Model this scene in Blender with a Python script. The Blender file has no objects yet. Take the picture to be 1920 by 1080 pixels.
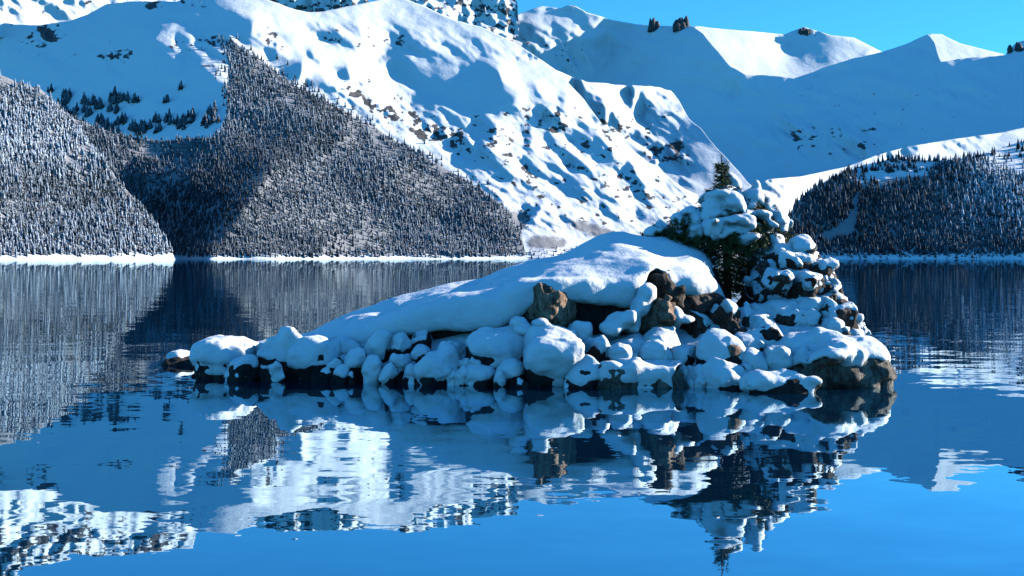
import bpy, math, random
import numpy as np
from mathutils import Vector

# ------------------------------------------------------------------ camera, sky, sun, exposure
F = 2317.0            # focal length in photograph pixels (1920 wide)
HV = 483.5            # photograph row of the horizon
CH = 3.0              # camera height above the lake
scene = bpy.context.scene
cam_d = bpy.data.cameras.new("camera")
cam = bpy.data.objects.new("camera", cam_d)
scene.collection.objects.link(cam)
cam.location = (0, 0, CH)
cam.rotation_euler = (math.radians(90), 0, 0)
cam_d.sensor_width = 36.0
cam_d.lens = 36.0 * F / 1920.0
cam_d.shift_y = -(540.0 - HV) / 1920.0
cam_d.clip_start = 0.1
cam_d.clip_end = 60000.0
scene.camera = cam

SUN_EL = math.radians(20.0)
SUN_AZ = math.radians(73.0)       # clockwise from the view direction
sdir = np.array([math.cos(SUN_EL) * math.sin(SUN_AZ), math.cos(SUN_EL) * math.cos(SUN_AZ), math.sin(SUN_EL)])
world = bpy.data.worlds.new("World")
scene.world = world
world.use_nodes = True
wn = world.node_tree.nodes
wl = world.node_tree.links
sky = wn.new('ShaderNodeTexSky')
sky.sky_type = 'NISHITA'
sky.sun_disc = False
sky.sun_elevation = SUN_EL
sky.sun_rotation = SUN_AZ
sky.altitude = 1500
sky.air_density = 1.0
sky.dust_density = 0.0
sky.ozone_density = 6.0
tint = wn.new('ShaderNodeMix')
tint.data_type = 'RGBA'
tint.blend_type = 'MULTIPLY'
tint.inputs[0].default_value = 1.0
tint.inputs[7].default_value = (0.30, 0.93, 1.08, 1)
wl.new(sky.outputs[0], tint.inputs[6])
bg = wn['Background']
wl.new(tint.outputs[2], bg.inputs[0])
bg.inputs[1].default_value = 0.10

sun_d = bpy.data.lights.new("sun", 'SUN')
sun_d.energy = 4.8
sun_d.angle = math.radians(0.5)
sun_d.color = (1.0, 0.95, 0.87)
sun = bpy.data.objects.new("sun", sun_d)
scene.collection.objects.link(sun)
sun.rotation_euler = Vector((-sdir[0], -sdir[1], -sdir[2])).to_track_quat('-Z', 'Y').to_euler()
scene.view_settings.view_transform = 'Standard'
scene.view_settings.look = 'None'
scene.view_settings.gamma = 1.0
scene.view_settings.exposure = 1.15
scene.view_settings.use_curve_mapping = False
scene.cycles.use_denoising = True
scene.cycles.max_bounces = 6
scene.cycles.diffuse_bounces = 0
scene.cycles.glossy_bounces = 3
scene.cycles.caustics_reflective = False
scene.cycles.caustics_refractive = False
scene.cycles.sample_clamp_indirect = 6.0

rng = np.random.default_rng(7)
random.seed(7)

# ------------------------------------------------------------------ helpers
def X_(u, D): return (np.asarray(u) - 960.0) / F * D
def Z_(v, D): return CH - (np.asarray(v) - HV) / F * D
def at(u, v, D): return np.array([(u - 960.0) / F * D, D, CH - (v - HV) / F * D])

def link(name, mesh, parent=None, mat=None):
    o = bpy.data.objects.new(name, mesh)
    scene.collection.objects.link(o)
    if parent is not None: o.parent = parent
    if mat is not None and not mesh.materials: mesh.materials.append(mat)
    return o

def tag(o, label=None, cat=None, group=None, kind=None):
    if label: o['label'] = label
    if cat: o['category'] = cat
    if group: o['group'] = group
    if kind: o['kind'] = kind
    return o

def mesh_np(name, V, faces, smooth=True):
    """faces: (n,3) or (n,4) int array"""
    V = np.ascontiguousarray(V, dtype=np.float32)
    faces = np.ascontiguousarray(faces, dtype=np.int32)
    n, k = faces.shape
    me = bpy.data.meshes.new(name)
    me.vertices.add(len(V)); me.vertices.foreach_set('co', V.ravel())
    me.loops.add(n * k); me.loops.foreach_set('vertex_index', faces.ravel())
    me.polygons.add(n)
    me.polygons.foreach_set('loop_start', np.arange(0, n * k, k, dtype=np.int32))
    if smooth: me.polygons.foreach_set('use_smooth', np.ones(n, dtype=bool))
    me.update(calc_edges=True)
    return me

def fattr(me, name, vals):
    a = me.attributes.new(name, 'FLOAT', 'POINT')
    a.data.foreach_set('value', np.ascontiguousarray(vals, dtype=np.float32))

def _noise_table():
    """band-limited periodic random volume: 32 cells across, 4 samples per cell"""
    n, m = 32, 128
    f = np.fft.fftn(np.random.default_rng(3).normal(size=(n, n, n)))
    k = np.fft.fftfreq(n) * n
    r = np.sqrt(k[:, None, None] ** 2 + k[None, :, None] ** 2 + k[None, None, :] ** 2) / (n / 2)
    f = f * np.exp(-1.2 * r ** 2) * (r < 1)
    big = np.zeros((m, m, m), complex)
    i = (np.fft.fftfreq(n) * n).astype(int) % m
    big[np.ix_(i, i, i)] = f
    t = np.fft.ifftn(big).real
    return (t / t.std() * 0.30).astype(np.float32)
_T = _noise_table()
_TF = _T.ravel()
def noise3(x, y, z):
    x = np.asarray(x, np.float32) * np.float32(4); y = np.asarray(y, np.float32) * np.float32(4)
    def prep(a):
        f = np.floor(a); i = f.astype(np.int32); return i & 127, (i + 1) & 127, (a - f).astype(np.float32)
    x0, x1, fx = prep(x); y0, y1, fy = prep(y)
    if np.ndim(z) == 0:
        zz = float(z) * 4; k = math.floor(zz); w = np.float32(zz - k)
        S = (_T[:, :, k & 127] * (1 - w) + _T[:, :, (k + 1) & 127] * w).ravel()
        a = S[x0 * 128 + y0]; a = a + (S[x1 * 128 + y0] - a) * fx
        b = S[x0 * 128 + y1]; b = b + (S[x1 * 128 + y1] - b) * fx
        return a + (b - a) * fy
    z0, z1, fz = prep(np.asarray(z, np.float32) * np.float32(4))
    out = []
    for zz in (z0, z1):
        p00 = (x0 * 128 + y0) * 128; p10 = (x1 * 128 + y0) * 128; p01 = (x0 * 128 + y1) * 128; p11 = (x1 * 128 + y1) * 128
        a = _TF[p00 + zz]; a = a + (_TF[p10 + zz] - a) * fx
        b = _TF[p01 + zz]; b = b + (_TF[p11 + zz] - b) * fx
        out.append(a + (b - a) * fy)
    return out[0] + (out[1] - out[0]) * fz

def fbm(x, y, z, octv=4, gain=0.5, ridged=False):
    s = 0; a = 1.0; f = 1.0
    for i in range(octv):
        n = noise3(np.asarray(x) * f + 17.3 * i, np.asarray(y) * f + 5.1 * i, np.asarray(z) * f - 9.7 * i)
        if ridged: n = 0.5 - np.abs(n) * 2
        s = s + a * n; a *= gain; f *= 2.03
    return s

def gfbm(g, A, f, off=(0, 0, 0), octv=4, gain=0.5, band=0.3):
    """noise on a grid, evaluated only near the surface of the field A"""
    out = np.zeros(A.shape, np.float32)
    i, j, k = np.nonzero(np.abs(A) < band)
    if np.ndim(f) == 0: f = (f, f, f)
    out[i, j, k] = fbm(g.x[i, 0, 0] * f[0] + off[0], g.y[0, j, 0] * f[1] + off[1], g.z[0, 0, k] * f[2] + off[2], octv, gain)
    return out

def sstep(a, b, x):
    t = np.clip((x - a) / (b - a), 0, 1)
    return t * t * (3 - 2 * t)

def pip(poly, U, V):
    """points in polygon, vectorised"""
    poly = np.asarray(poly, float)
    ins = np.zeros(np.shape(U), bool)
    j = len(poly) - 1
    for i in range(len(poly)):
        xi, yi = poly[i]; xj, yj = poly[j]
        if yi != yj:
            c = ((yi > V) != (yj > V)) & (U < (xj - xi) * (V - yi) / (yj - yi) + xi)
            ins ^= c
        j = i
    return ins

def blur1(a, r, ax):
    if r < 1: return a
    pad = [(0, 0)] * a.ndim; pad[ax] = (r + 1, r)
    c = np.cumsum(np.pad(a, pad, mode='edge'), axis=ax)
    n = a.shape[ax]
    hi = [slice(None)] * a.ndim; lo = [slice(None)] * a.ndim
    hi[ax] = slice(2 * r + 1, 2 * r + 1 + n); lo[ax] = slice(0, n)
    return (c[tuple(hi)] - c[tuple(lo)]) / (2 * r + 1)
def blur(a, r, it=2):
    for _ in range(it):
        for ax in range(a.ndim): a = blur1(a, r, ax)
    return a

# ------------------------------------------------------------------ materials
def new_mat(name):
    m = bpy.data.materials.new(name); m.use_nodes = True
    nt = m.node_tree
    return m, nt, nt.nodes['Principled BSDF']
def N(nt, typ, **kw):
    n = nt.nodes.new(typ)
    for k, v in kw.items(): setattr(n, k, v)
    return n
def L(nt, a, b): nt.links.new(a, b)
def noise_node(nt, vec, scale, detail=4, rough=0.55):
    n = N(nt, 'ShaderNodeTexNoise'); n.inputs['Scale'].default_value = scale
    n.inputs['Detail'].default_value = detail; n.inputs['Roughness'].default_value = rough
    L(nt, vec, n.inputs['Vector']); return n
def ramp(nt, fac, stops):
    r = N(nt, 'ShaderNodeValToRGB')
    e = r.color_ramp.elements
    while len(e) < len(stops): e.new(0.5)
    for k, (p, c) in enumerate(stops):
        e[k].position = p; e[k].color = (*c, 1)
    L(nt, fac, r.inputs[0]); return r
def mixc(nt, fac, a, b):
    m = N(nt, 'ShaderNodeMix', data_type='RGBA')
    if isinstance(fac, float): m.inputs[0].default_value = fac
    else: L(nt, fac, m.inputs[0])
    for s, v in ((6, a), (7, b)):
        if isinstance(v, tuple): m.inputs[s].default_value = (*v, 1)
        else: L(nt, v, m.inputs[s])
    return m.outputs[2]
def math_(nt, op, a, b=None):
    m = N(nt, 'ShaderNodeMath', operation=op)
    for s, v in ((0, a), (1, b)):
        if v is None: continue
        if isinstance(v, (int, float)): m.inputs[s].default_value = v
        else: L(nt, v, m.inputs[s])
    return m.outputs[0]
def bump(nt, h, strength, dist, normal=None):
    b = N(nt, 'ShaderNodeBump'); b.inputs['Strength'].default_value = strength
    b.inputs['Distance'].default_value = dist; L(nt, h, b.inputs['Height'])
    if normal is not None: L(nt, normal, b.inputs['Normal'])
    return b.outputs[0]

SNOW = (0.77, 0.79, 0.82)
def snow_near():
    m, nt, p = new_mat("snow_near")
    g = N(nt, 'ShaderNodeNewGeometry').outputs['Position']
    n1 = noise_node(nt, g, 3.4, 6, 0.55)
    n2 = noise_node(nt, g, 38, 3, 0.6)
    n3 = noise_node(nt, g, 11, 4, 0.6)
    b1 = bump(nt, n1.outputs[0], 0.55, 0.09)
    b3 = bump(nt, n3.outputs[0], 0.4, 0.03, b1)
    b2 = bump(nt, n2.outputs[0], 0.3, 0.012, b3)
    L(nt, b2, p.inputs['Normal'])
    p.inputs['Base Color'].default_value = (*SNOW, 1)
    p.inputs['Roughness'].default_value = 0.55
    p.inputs['Specular IOR Level'].default_value = 0.25
    return m

def rock_mat(name, dark, mid, light, scale=1.0, vertical=0.4, lichen=False):
    m, nt, p = new_mat(name)
    g = N(nt, 'ShaderNodeNewGeometry').outputs['Position']
    mp = N(nt, 'ShaderNodeMapping'); mp.inputs['Scale'].default_value = (1, 1, vertical); L(nt, g, mp.inputs['Vector'])
    n1 = noise_node(nt, mp.outputs[0], 3.2 * scale, 8, 0.62)
    n2 = noise_node(nt, mp.outputs[0], 14 * scale, 6, 0.65)
    v = N(nt, 'ShaderNodeTexVoronoi', feature='DISTANCE_TO_EDGE'); v.inputs['Scale'].default_value = 2.6 * scale
    off = N(nt, 'ShaderNodeVectorMath', operation='MULTIPLY_ADD')
    L(nt, n1.outputs['Color'], off.inputs[0]); off.inputs[1].default_value = (0.5, 0.5, 0.5); L(nt, mp.outputs[0], off.inputs[2])
    L(nt, off.outputs[0], v.inputs['Vector'])
    crack = ramp(nt, v.outputs['Distance'], [(0.0, (0.25, 0.25, 0.25)), (0.06, (1, 1, 1))])
    c = ramp(nt, n1.outputs[0], [(0.34, dark), (0.5, mid), (0.68, light)])
    c2 = ramp(nt, n2.outputs[0], [(0.3, (0.45, 0.45, 0.45)), (0.62, (1, 1, 1))])
    mul = N(nt, 'ShaderNodeMix', data_type='RGBA', blend_type='MULTIPLY'); mul.inputs[0].default_value = 0.85
    L(nt, c.outputs[0], mul.inputs[6]); L(nt, c2.outputs[0], mul.inputs[7])
    mul2 = N(nt, 'ShaderNodeMix', data_type='RGBA', blend_type='MULTIPLY'); mul2.inputs[0].default_value = 0.7
    L(nt, mul.outputs[2], mul2.inputs[6]); L(nt, crack.outputs[0], mul2.inputs[7])
    L(nt, mul2.outputs[2], p.inputs['Base Color'])
    b1 = bump(nt, n1.outputs[0], 0.9, 0.22)
    b2 = bump(nt, n2.outputs[0], 0.8, 0.06, b1)
    b3 = bump(nt, crack.outputs[0], 0.7, 0.05, b2)
    L(nt, b3, p.inputs['Normal'])
    p.inputs['Roughness'].default_value = 0.8
    p.inputs['Specular IOR Level'].default_value = 0.3
    return m

def mountain_mat():
    m, nt, p = new_mat("mountain_snow_rock")
    g = N(nt, 'ShaderNodeNewGeometry').outputs['Position']
    at_ = N(nt, 'ShaderNodeAttribute', attribute_name='rock')
    sh_ = N(nt, 'ShaderNodeAttribute', attribute_name='shrub')  # real brush on the mountain, painted shade on the forest floors
    n1 = noise_node(nt, g, 0.030, 8, 0.72)
    n2 = noise_node(nt, g, 0.006, 5, 0.6)
    k = math_(nt, 'ADD', at_.outputs['Fac'], math_(nt, 'MULTIPLY', math_(nt, 'SUBTRACT', n1.outputs[0], 0.5), 1.3))
    rk = ramp(nt, k, [(0.46, (0, 0, 0)), (0.56, (1, 1, 1))])
    rc = ramp(nt, n1.outputs[0], [(0.3, (0.025, 0.026, 0.03)), (0.7, (0.13, 0.125, 0.125))])
    k2 = math_(nt, 'ADD', sh_.outputs['Fac'], math_(nt, 'MULTIPLY', math_(nt, 'SUBTRACT', n1.outputs[0], 0.5), 1.4))
    sk = ramp(nt, k2, [(0.45, (0, 0, 0)), (0.75, (0.75, 0.75, 0.75))])
    c0 = mixc(nt, sk.outputs[0], SNOW, (0.115, 0.105, 0.11))
    c = mixc(nt, rk.outputs[0], c0, rc.outputs[0])
    L(nt, c, p.inputs['Base Color'])
    b1 = bump(nt, n2.outputs[0], 0.16, 60)
    b2 = bump(nt, n1.outputs[0], 0.22, 12, b1)
    L(nt, b2, p.inputs['Normal'])
    p.inputs['Roughness'].default_value = 0.7
    p.inputs['Specular IOR Level'].default_value = 0.1
    return m

def tree_far_mat(name, dark=(0.008, 0.016, 0.020), snow=0.80):
    m, nt, p = new_mat(name)
    a = N(nt, 'ShaderNodeAttribute', attribute_name='snow')
    c = mixc(nt, a.outputs['Fac'], dark, (snow * 0.86, snow * 0.98, snow * 1.14))
    L(nt, c, p.inputs['Base Color'])
    p.inputs['Roughness'].default_value = 0.8
    p.inputs['Specular IOR Level'].default_value = 0.05
    return m

def plain_noise_mat(name, a, b, scale, rough=0.7, bstr=0.5, bdist=0.02):
    m, nt, p = new_mat(name)
    g = N(nt, 'ShaderNodeNewGeometry').outputs['Position']
    n = noise_node(nt, g, scale, 5, 0.6)
    c = ramp(nt, n.outputs[0], [(0.35, a), (0.65, b)])
    L(nt, c.outputs[0], p.inputs['Base Color'])
    L(nt, bump(nt, n.outputs[0], bstr, bdist), p.inputs['Normal'])
    p.inputs['Roughness'].default_value = rough
    p.inputs['Specular IOR Level'].default_value = 0.2
    return m

M_SNOW = snow_near()
M_ROCK = rock_mat("dark_rock", (0.006, 0.006, 0.006), (0.022, 0.020, 0.019), (0.055, 0.048, 0.043))
M_BROWN = rock_mat("brown_rock", (0.016, 0.012, 0.010), (0.075, 0.050, 0.039), (0.18, 0.12, 0.092))
M_TAN = rock_mat("tan_rock", (0.11, 0.066, 0.045), (0.42, 0.255, 0.17), (0.62, 0.43, 0.31), 1.7, 0.28)
M_GREY = rock_mat("grey_rock", (0.05, 0.042, 0.035), (0.17, 0.14, 0.11), (0.34, 0.29, 0.24), 1.3, 0.35)
M_MOUNT = mountain_mat()
M_TREE = tree_far_mat("snowy_conifer")
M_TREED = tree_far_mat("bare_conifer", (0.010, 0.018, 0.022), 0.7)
M_NEEDLE = plain_noise_mat("spruce_needles", (0.016, 0.028, 0.010), (0.12, 0.125, 0.035), 6.0, 0.6, 0.0)
M_BARK = plain_noise_mat("spruce_bark", (0.02, 0.016, 0.012), (0.07, 0.055, 0.042), 18.0, 0.85)

# ------------------------------------------------------------------ far terrain
RU0, RU1, RV0, RV1, RS = -100.0, 2040.0, -150.0, 520.0, 2.0
ru = np.arange(RU0, RU1 + 1, RS); rv = np.arange(RV0, RV1 + 1, RS)
RU, RV = np.meshgrid(ru, rv)                   # rows = v
TANT = sdir[2] / sdir[0]

def raster(polys, soft=1):
    s = np.zeros(RU.shape)
    wu = RU + 5 * noise3(RU / 23, RV / 23, 1.5) + 2.5 * noise3(RU / 8, RV / 8, 7.5)
    wv = RV + 4 * noise3(RU / 23, RV / 23, 9.5) + 2.5 * noise3(RU / 8, RV / 8, 3.5)
    for p in polys: s = np.maximum(s, pip(p, wu, wv))
    return blur(s, soft, 1) if soft else s

def from_slopes(P, q):
    """surface (log distance) whose sideways slope follows P and whose upward slope is q: sunny faces turn right, shaded ones left"""
    Gx = (P / F * RS)[:, :-1]; Gy = np.full((P.shape[0] - 1, P.shape[1]), q / F * RS)
    b = np.zeros(P.shape)
    b[:, :-1] += Gx; b[:, 1:] -= Gx; b[:-1] += Gy; b[1:] -= Gy
    n, m = P.shape
    e = np.concatenate([b, b[:, ::-1]], 1); e = np.concatenate([e, e[::-1]], 0)
    f = np.fft.fft2(e)
    ky = 2 * np.cos(np.pi * np.arange(2 * n) / n) - 2; kx = 2 * np.cos(np.pi * np.arange(2 * m) / m) - 2
    den = ky[:, None] + kx[None, :]; den[0, 0] = 1
    f = f / den; f[0, 0] = 0
    return np.fft.ifft2(f).real[:n, :m]

def bil(A, u, v):
    x = np.clip((u - RU0) / RS, 0, A.shape[1] - 1.001); y = np.clip((v - RV0) / RS, 0, A.shape[0] - 1.001)
    xi = x.astype(int); yi = y.astype(int); fx = x - xi; fy = y - yi
    return (A[yi, xi] * (1 - fx) * (1 - fy) + A[yi, xi + 1] * fx * (1 - fy) + A[yi + 1, xi] * (1 - fx) * fy + A[yi + 1, xi + 1] * fx * fy)

class Layer: pass
def layer(name, sky_pts, D0, v0, u0, p, q, shades, c=1.3, vb=489.0, du=2.5, dv=2.5, rough=None, rough_amp=0.012,
          rock_polys=(), shrub_shade_polys=(), base_amp=0.006, curve=0.0, jag=1.2, rock_bias=0.0, specks=(), extra=None, nscale=1.0):
    sp = np.array(sky_pts, float)
    us = np.arange(sp[0, 0], sp[-1, 0] + du, du)
    vs = np.interp(us, sp[:, 0], sp[:, 1])
    vs = vs + jag * (noise3(us / 19, 3.3, D0) + 0.7 * noise3(us / 7, 8.3, D0))
    nr = int((vb - vs.min()) / dv)
    t = np.linspace(0, 1, nr)
    U = np.repeat(us[None, :], nr, 0)
    V = vs[None, :] + (vb - vs[None, :]) * t[:, None]
    S = raster(shades, 1) if len(shades) else np.zeros(RU.shape)
    Lr = from_slopes(p * (1 - S) - c * S, q)
    if curve: Lr = Lr + curve * ((v0 - RV) / 400.0) ** 2
    if extra is not None: Lr = Lr + extra(RU, RV)
    RGH = blur(raster(rough, 3), 6, 2) if rough else np.zeros(RU.shape)
    n = 0.7 * fbm(RU / 110 * nscale, RV / 60 * nscale, D0 * .01, 3) + 0.3 * fbm((RU + RV * .5) / 40 * nscale, (RV - RU * .3) / 20 * nscale, 4.4, 3)
    rn = fbm((RU * .82 + RV * .57) / 85, (RV * .82 - RU * .57) / 24, 2.2 + D0 * .01, 6, 0.62)
    Lr = Lr + base_amp * n + rough_amp * RGH * rn
    RK = blur(raster(rock_polys, 1), 3, 2) if len(rock_polys) else np.zeros(RU.shape)
    RK = RK + rock_bias
    Lr = Lr + 0.006 * np.clip(RK, 0, 1) * fbm(RU / 9, RV / 7, 8.8, 3, 0.6)
    SH = blur(raster(shrub_shade_polys, 1), 4, 2) if len(shrub_shade_polys) else np.zeros(RU.shape)
    # outcrops: noise decides where the rock breaks through
    rkn = fbm(RU / 11 + 3, RV / 6, 12.1, 5, 0.75)
    rock = np.clip(0.28 * sstep(0.05, 0.7, RK) + 0.42 * rkn * sstep(0.02, 0.3, RK), 0, 1) + 0.25 * RGH * np.clip(rkn, 0, 1) * 1.3
    if len(specks): rock = rock + blur(raster(specks, 1), 5, 2) * (0.14 + 0.30 * rkn)
    # ground never hangs over: going up the picture it always recedes
    Lr = np.maximum.accumulate((Lr + RV * (0.2 / F))[::-1], axis=0)[::-1] - RV * (0.2 / F)
    Lr = blur(Lr, 1, 1)
    Lr = Lr + math.log(D0) - bil(Lr, np.array([float(u0)]), np.array([float(v0)]))[0]
    lay = Layer(); lay.L = Lr; lay.name = name
    Ld = bil(Lr, U, V); D = np.exp(Ld)
    P = np.stack([X_(U, D), D, Z_(V, D)], -1)
    # the far side behind the crest
    top = P[0]
    backs = []
    for k, (fd, fz) in enumerate(((0.02, 0.985), (0.10, 0.90), (0.30, 0.55))):
        b = top.copy(); b[:, 0] *= 1 + fd; b[:, 1] *= 1 + fd; b[:, 2] *= fz; backs.append(b)
    P = np.concatenate([np.stack(backs[::-1]), P], 0)
    nn = P.shape[0]; m = P.shape[1]
    idx = np.arange(nn * m).reshape(nn, m)
    f = np.stack([idx[:-1, :-1], idx[1:, :-1], idx[1:, 1:], idx[:-1, 1:]], -1).reshape(-1, 4)
    me = mesh_np(name, P.reshape(-1, 3), f)
    z3 = np.zeros((3, m))
    fattr(me, 'rock', np.concatenate([z3, bil(rock, U, V)]).ravel())
    fattr(me, 'shrub', np.concatenate([z3, bil(SH, U, V)]).ravel())
    lay.obj = link(name, me, None, M_MOUNT)
    lay.us, lay.vs = us, vs
    return lay

def lp(lay, u, v):
    D = np.exp(bil(lay.L, np.asarray(u, float), np.asarray(v, float)))
    return np.stack([X_(u, D), D, Z_(v, D)], -1)

S_BOWL = [
 [(1140,70),(1190,50),(1212,40),(1300,42),(1318,62),(1345,95),(1370,125),(1400,140),(1450,142),(1490,148),(1540,128),(1600,108),(1650,96),(1700,76),(1738,55),(1766,72),(1772,90),(1758,118),(1800,110),(1885,102),(1892,70),(2040,20),(2040,520),(1000,520),(1000,300),(1060,170),(1098,150),(1135,112),(1142,90)],
 [(1448,70),(1490,52),(1520,48),(1550,62),(1600,76),(1640,92),(1620,100),(1560,108),(1500,106),(1470,95),(1478,80)],
 [(965,61),(996,57),(1000,63),(978,72)]]
S_MAIN = [
 [(700,110),(720,99),(742,100),(800,112),(855,117),(905,122),(930,130),(945,155),(965,165),(1000,158),(1012,166),(960,190),(920,200),(880,197),(830,185),(792,172),(755,155),(732,140),(737,125),(705,120)],
 [(130,39),(165,27),(200,8),(250,2),(330,3),(400,15),(440,22),(475,40),(470,60),(430,55),(400,48),(330,42),(250,34),(175,33)],
 [(-100,44),(20,44),(70,47),(90,42),(165,39),(250,44),(320,50),(300,60),(280,76),(310,82),(235,90),(270,97),(310,110),(350,118),(390,135),(415,155),(430,175),(440,200),(430,225),(415,245),(380,330),(-100,330)],
 [(495,98),(530,106),(568,114),(563,146),(550,148),(505,120)],
 [(572,150),(605,150),(630,165),(630,177),(580,165)],
 [(615,127),(652,124),(657,143),(650,150),(630,135)],
 [(570,89),(585,95),(592,112),(618,119),(595,118),(578,104)],
 [(884,245),(896,223),(930,232),(933,254),(912,254)],
 [(1000,208),(1016,205),(1040,223),(1040,239),(1016,232)],
 [(1058,260),(1095,245),(1126,255),(1144,281),(1144,303),(1135,278),(1095,272)],
 [(1020,280),(1034,269),(1083,290),(1101,303),(1080,320),(1064,300)],
 [(948,232),(991,242),(994,269),(979,272),(976,254)],
 [(951,175),(1003,159),(1022,184),(1000,186)],
 [(857,242),(878,242),(881,266),(857,263)],
 [(1171,303),(1181,300),(1190,321),(1178,322)],
 [(1184,340),(1196,345),(1213,378),(1204,376)],
 [(976,400),(1015,385),(1003,413),(976,419)],
 [(965,61),(996,57),(1000,63),(978,72)],
 [(560,62),(640,66),(625,74),(600,77)],
 [(890,262),(905,265),(912,285),(900,290)],
 [(1040,180),(1060,188),(1062,200),(1045,195)],
 [(380,70),(425,60),(440,72),(410,82)], [(330,66),(360,70),(350,76),(330,74)], [(350,92),(385,98),(375,106),(352,103)], [(395,108),(420,112),(410,120),(398,118)],
]
SKY_MAIN = [(-90,46),(0,43),(40,46),(75,47),(100,43),(130,39),(165,27),(200,8),(250,2),(330,3),(352,-6),(372,-20),(440,-24),(480,-14),(505,0),(540,14),(575,23),(605,22),(650,12),(700,2),(740,-6),(765,0),(800,14),(840,33),(860,40),(900,50),(950,72),(1000,102),(1040,130),(1075,165),(1095,186),(1126,229),(1150,246),(1185,280),(1217,306),(1233,310),(1248,327),(1281,353),(1315,367),(1334,420),(1352,489)]
SKY_BOWL = [(800,60),(850,36),(890,31),(930,29),(970,27),(985,22),(1000,15),(1015,11),(1050,16),(1065,9),(1080,11),(1100,23),(1150,38),(1190,45),(1215,48),(1298,49),(1318,62),(1345,95),(1370,125),(1400,139),(1450,142),(1490,147),(1540,128),(1600,109),(1655,97),(1700,82),(1740,64),(1752,78),(1758,100),(1764,116),(1800,110),(1885,103),(1893,92),(1905,80),(1920,76),(1990,60),(2030,50)]
ROUGH = [[(600,150),(700,130),(760,160),(830,190),(900,210),(960,195),(1080,180),(1140,250),(1315,370),(1290,450),(960,440),(860,310),(650,220)],
         [(-100,-140),(150,-100),(330,-60),(370,-20),(400,10),(200,5),(120,35),(-100,42)],
         [(560,40),(780,55),(900,70),(980,105),(900,112),(700,98),(600,90)],
         [(480,30),(500,35),(530,95),(500,98),(470,60)],
         [(370,55),(470,70),(470,110),(420,140),(300,90)]]
ROCKS = [[(60,52),(110,45),(112,70),(75,88),(60,80)],[(172,110),(200,94),(242,94),(240,108),(190,120)],[(480,32),(500,40),(530,95),(510,96),(490,60)],
         [(1095,225),(1170,232),(1185,245),(1150,248)],[(640,160),(860,250),(872,290),(700,205)],[(265,2),(300,4),(300,20),(275,18)],
         [(1480,225),(1560,235),(1640,250),(1650,275),(1560,285),(1500,270)],[(1790,170),(1870,180),(1880,205),(1830,205)],[(1200,280),(1280,265),(1290,300),(1230,310)],
         [(1465,160),(1540,160),(1540,190),(1490,205)],[(980,80),(1080,85),(1060,125),(960,110)],[(1380,64),(1100,44),(1110,38)],
         [(1495,40),(1515,40),(1545,66),(1500,62)],[(1040,2),(1075,2),(1080,16),(1045,20)],[(1895,70),(1990,40),(1990,80),(1900,95)],[(-100,-130),(340,-75),(360,-30),(100,-30),(-100,0)],[(345,-5),(385,0),(385,15),(340,8)],
         [(1010,210),(1050,215),(1060,250),(1030,240)],[(915,240),(960,255),(945,268),(920,262)]]
SHRUB = [[(985,445),(1040,440),(1075,455),(1060,468),(985,470)],[(1040,405),(1100,415),(1180,440),(1190,460),(1120,450),(1060,425)],[(950,385),(1000,400),(985,440),(950,420)]]
SPECK = [ROUGH[0], ROUGH[1], ROUGH[4], [(0,40),(420,20),(420,150),(0,130)], [(560,40),(780,60),(760,110),(600,90)]]
mount = layer("mountain", SKY_MAIN, 5200, 470, 1000, 0.55, -1.7, S_MAIN, c=2.2, rough=ROUGH, rough_amp=0.0085, base_amp=0.008, rock_polys=ROCKS, shrub_shade_polys=SHRUB, specks=SPECK)
tag(mount.obj, kind='structure')
bowl = layer("glacier_mountain", SKY_BOWL, 12500, 200, 1500, 0.8, -1.5, S_BOWL, c=1.55, rough=[[(900,60),(1100,60),(1090,140),(930,110)],[(1440,220),(1660,230),(1650,300),(1500,300)],[(1180,250),(1300,250),(1300,320),(1180,320)]], rough_amp=0.012, base_amp=0.012, nscale=1.4, rock_polys=[[(1040,2),(1075,2),(1080,16),(1045,20)],[(1895,70),(1990,40),(1990,80),(1900,95)]],
             specks=[[(1460,150),(1900,150),(1900,300),(1480,310)],[(1150,230),(1330,240),(1330,330),(1180,330)],[(900,70),(1100,70),(1080,150),(920,120)]])
tag(bowl.obj, kind='structure')

def md(u, v, lay=mount): return float(np.exp(bil(lay.L, np.array([u]), np.array([v])))[0])
far_l = layer("snow_mountain", [(-90,-122),(0,-112),(80,-108),(150,-90),(220,-82),(300,-70),(361,-62),(368,-30),(400,20)], md(100, 45) * 1.06, 45, 100, 0.65, -1.3, [], vb=70, rough=[ROUGH[1]], rough_amp=0.012, base_amp=0.010,
              rock_polys=[[(-100,-130),(340,-75),(360,-30),(260,-30),(100,-20),(-100,-10)],[(345,-5),(385,0),(385,15),(340,8)]], specks=[ROUGH[1]])
tag(far_l.obj, kind='structure')
far_r = layer("glacier_plateau", [(1297,52),(1305,49),(1420,60),(1470,65),(1498,53),(1508,50),(1520,54),(1560,66),(1600,70),(1655,98),(1700,90),(1735,68),(1745,63),(1765,64),(1800,81),(1880,101),(1905,118)], md(1300, 60, bowl) * 1.08, 60, 1300, 0.55, -1.3,
              [S_BOWL[1]], c=1.6, vb=165, base_amp=0.004, rock_polys=[[(1495,40),(1515,40),(1545,66),(1500,62)]], jag=0.8)
tag(far_r.obj, kind='structure')

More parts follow.
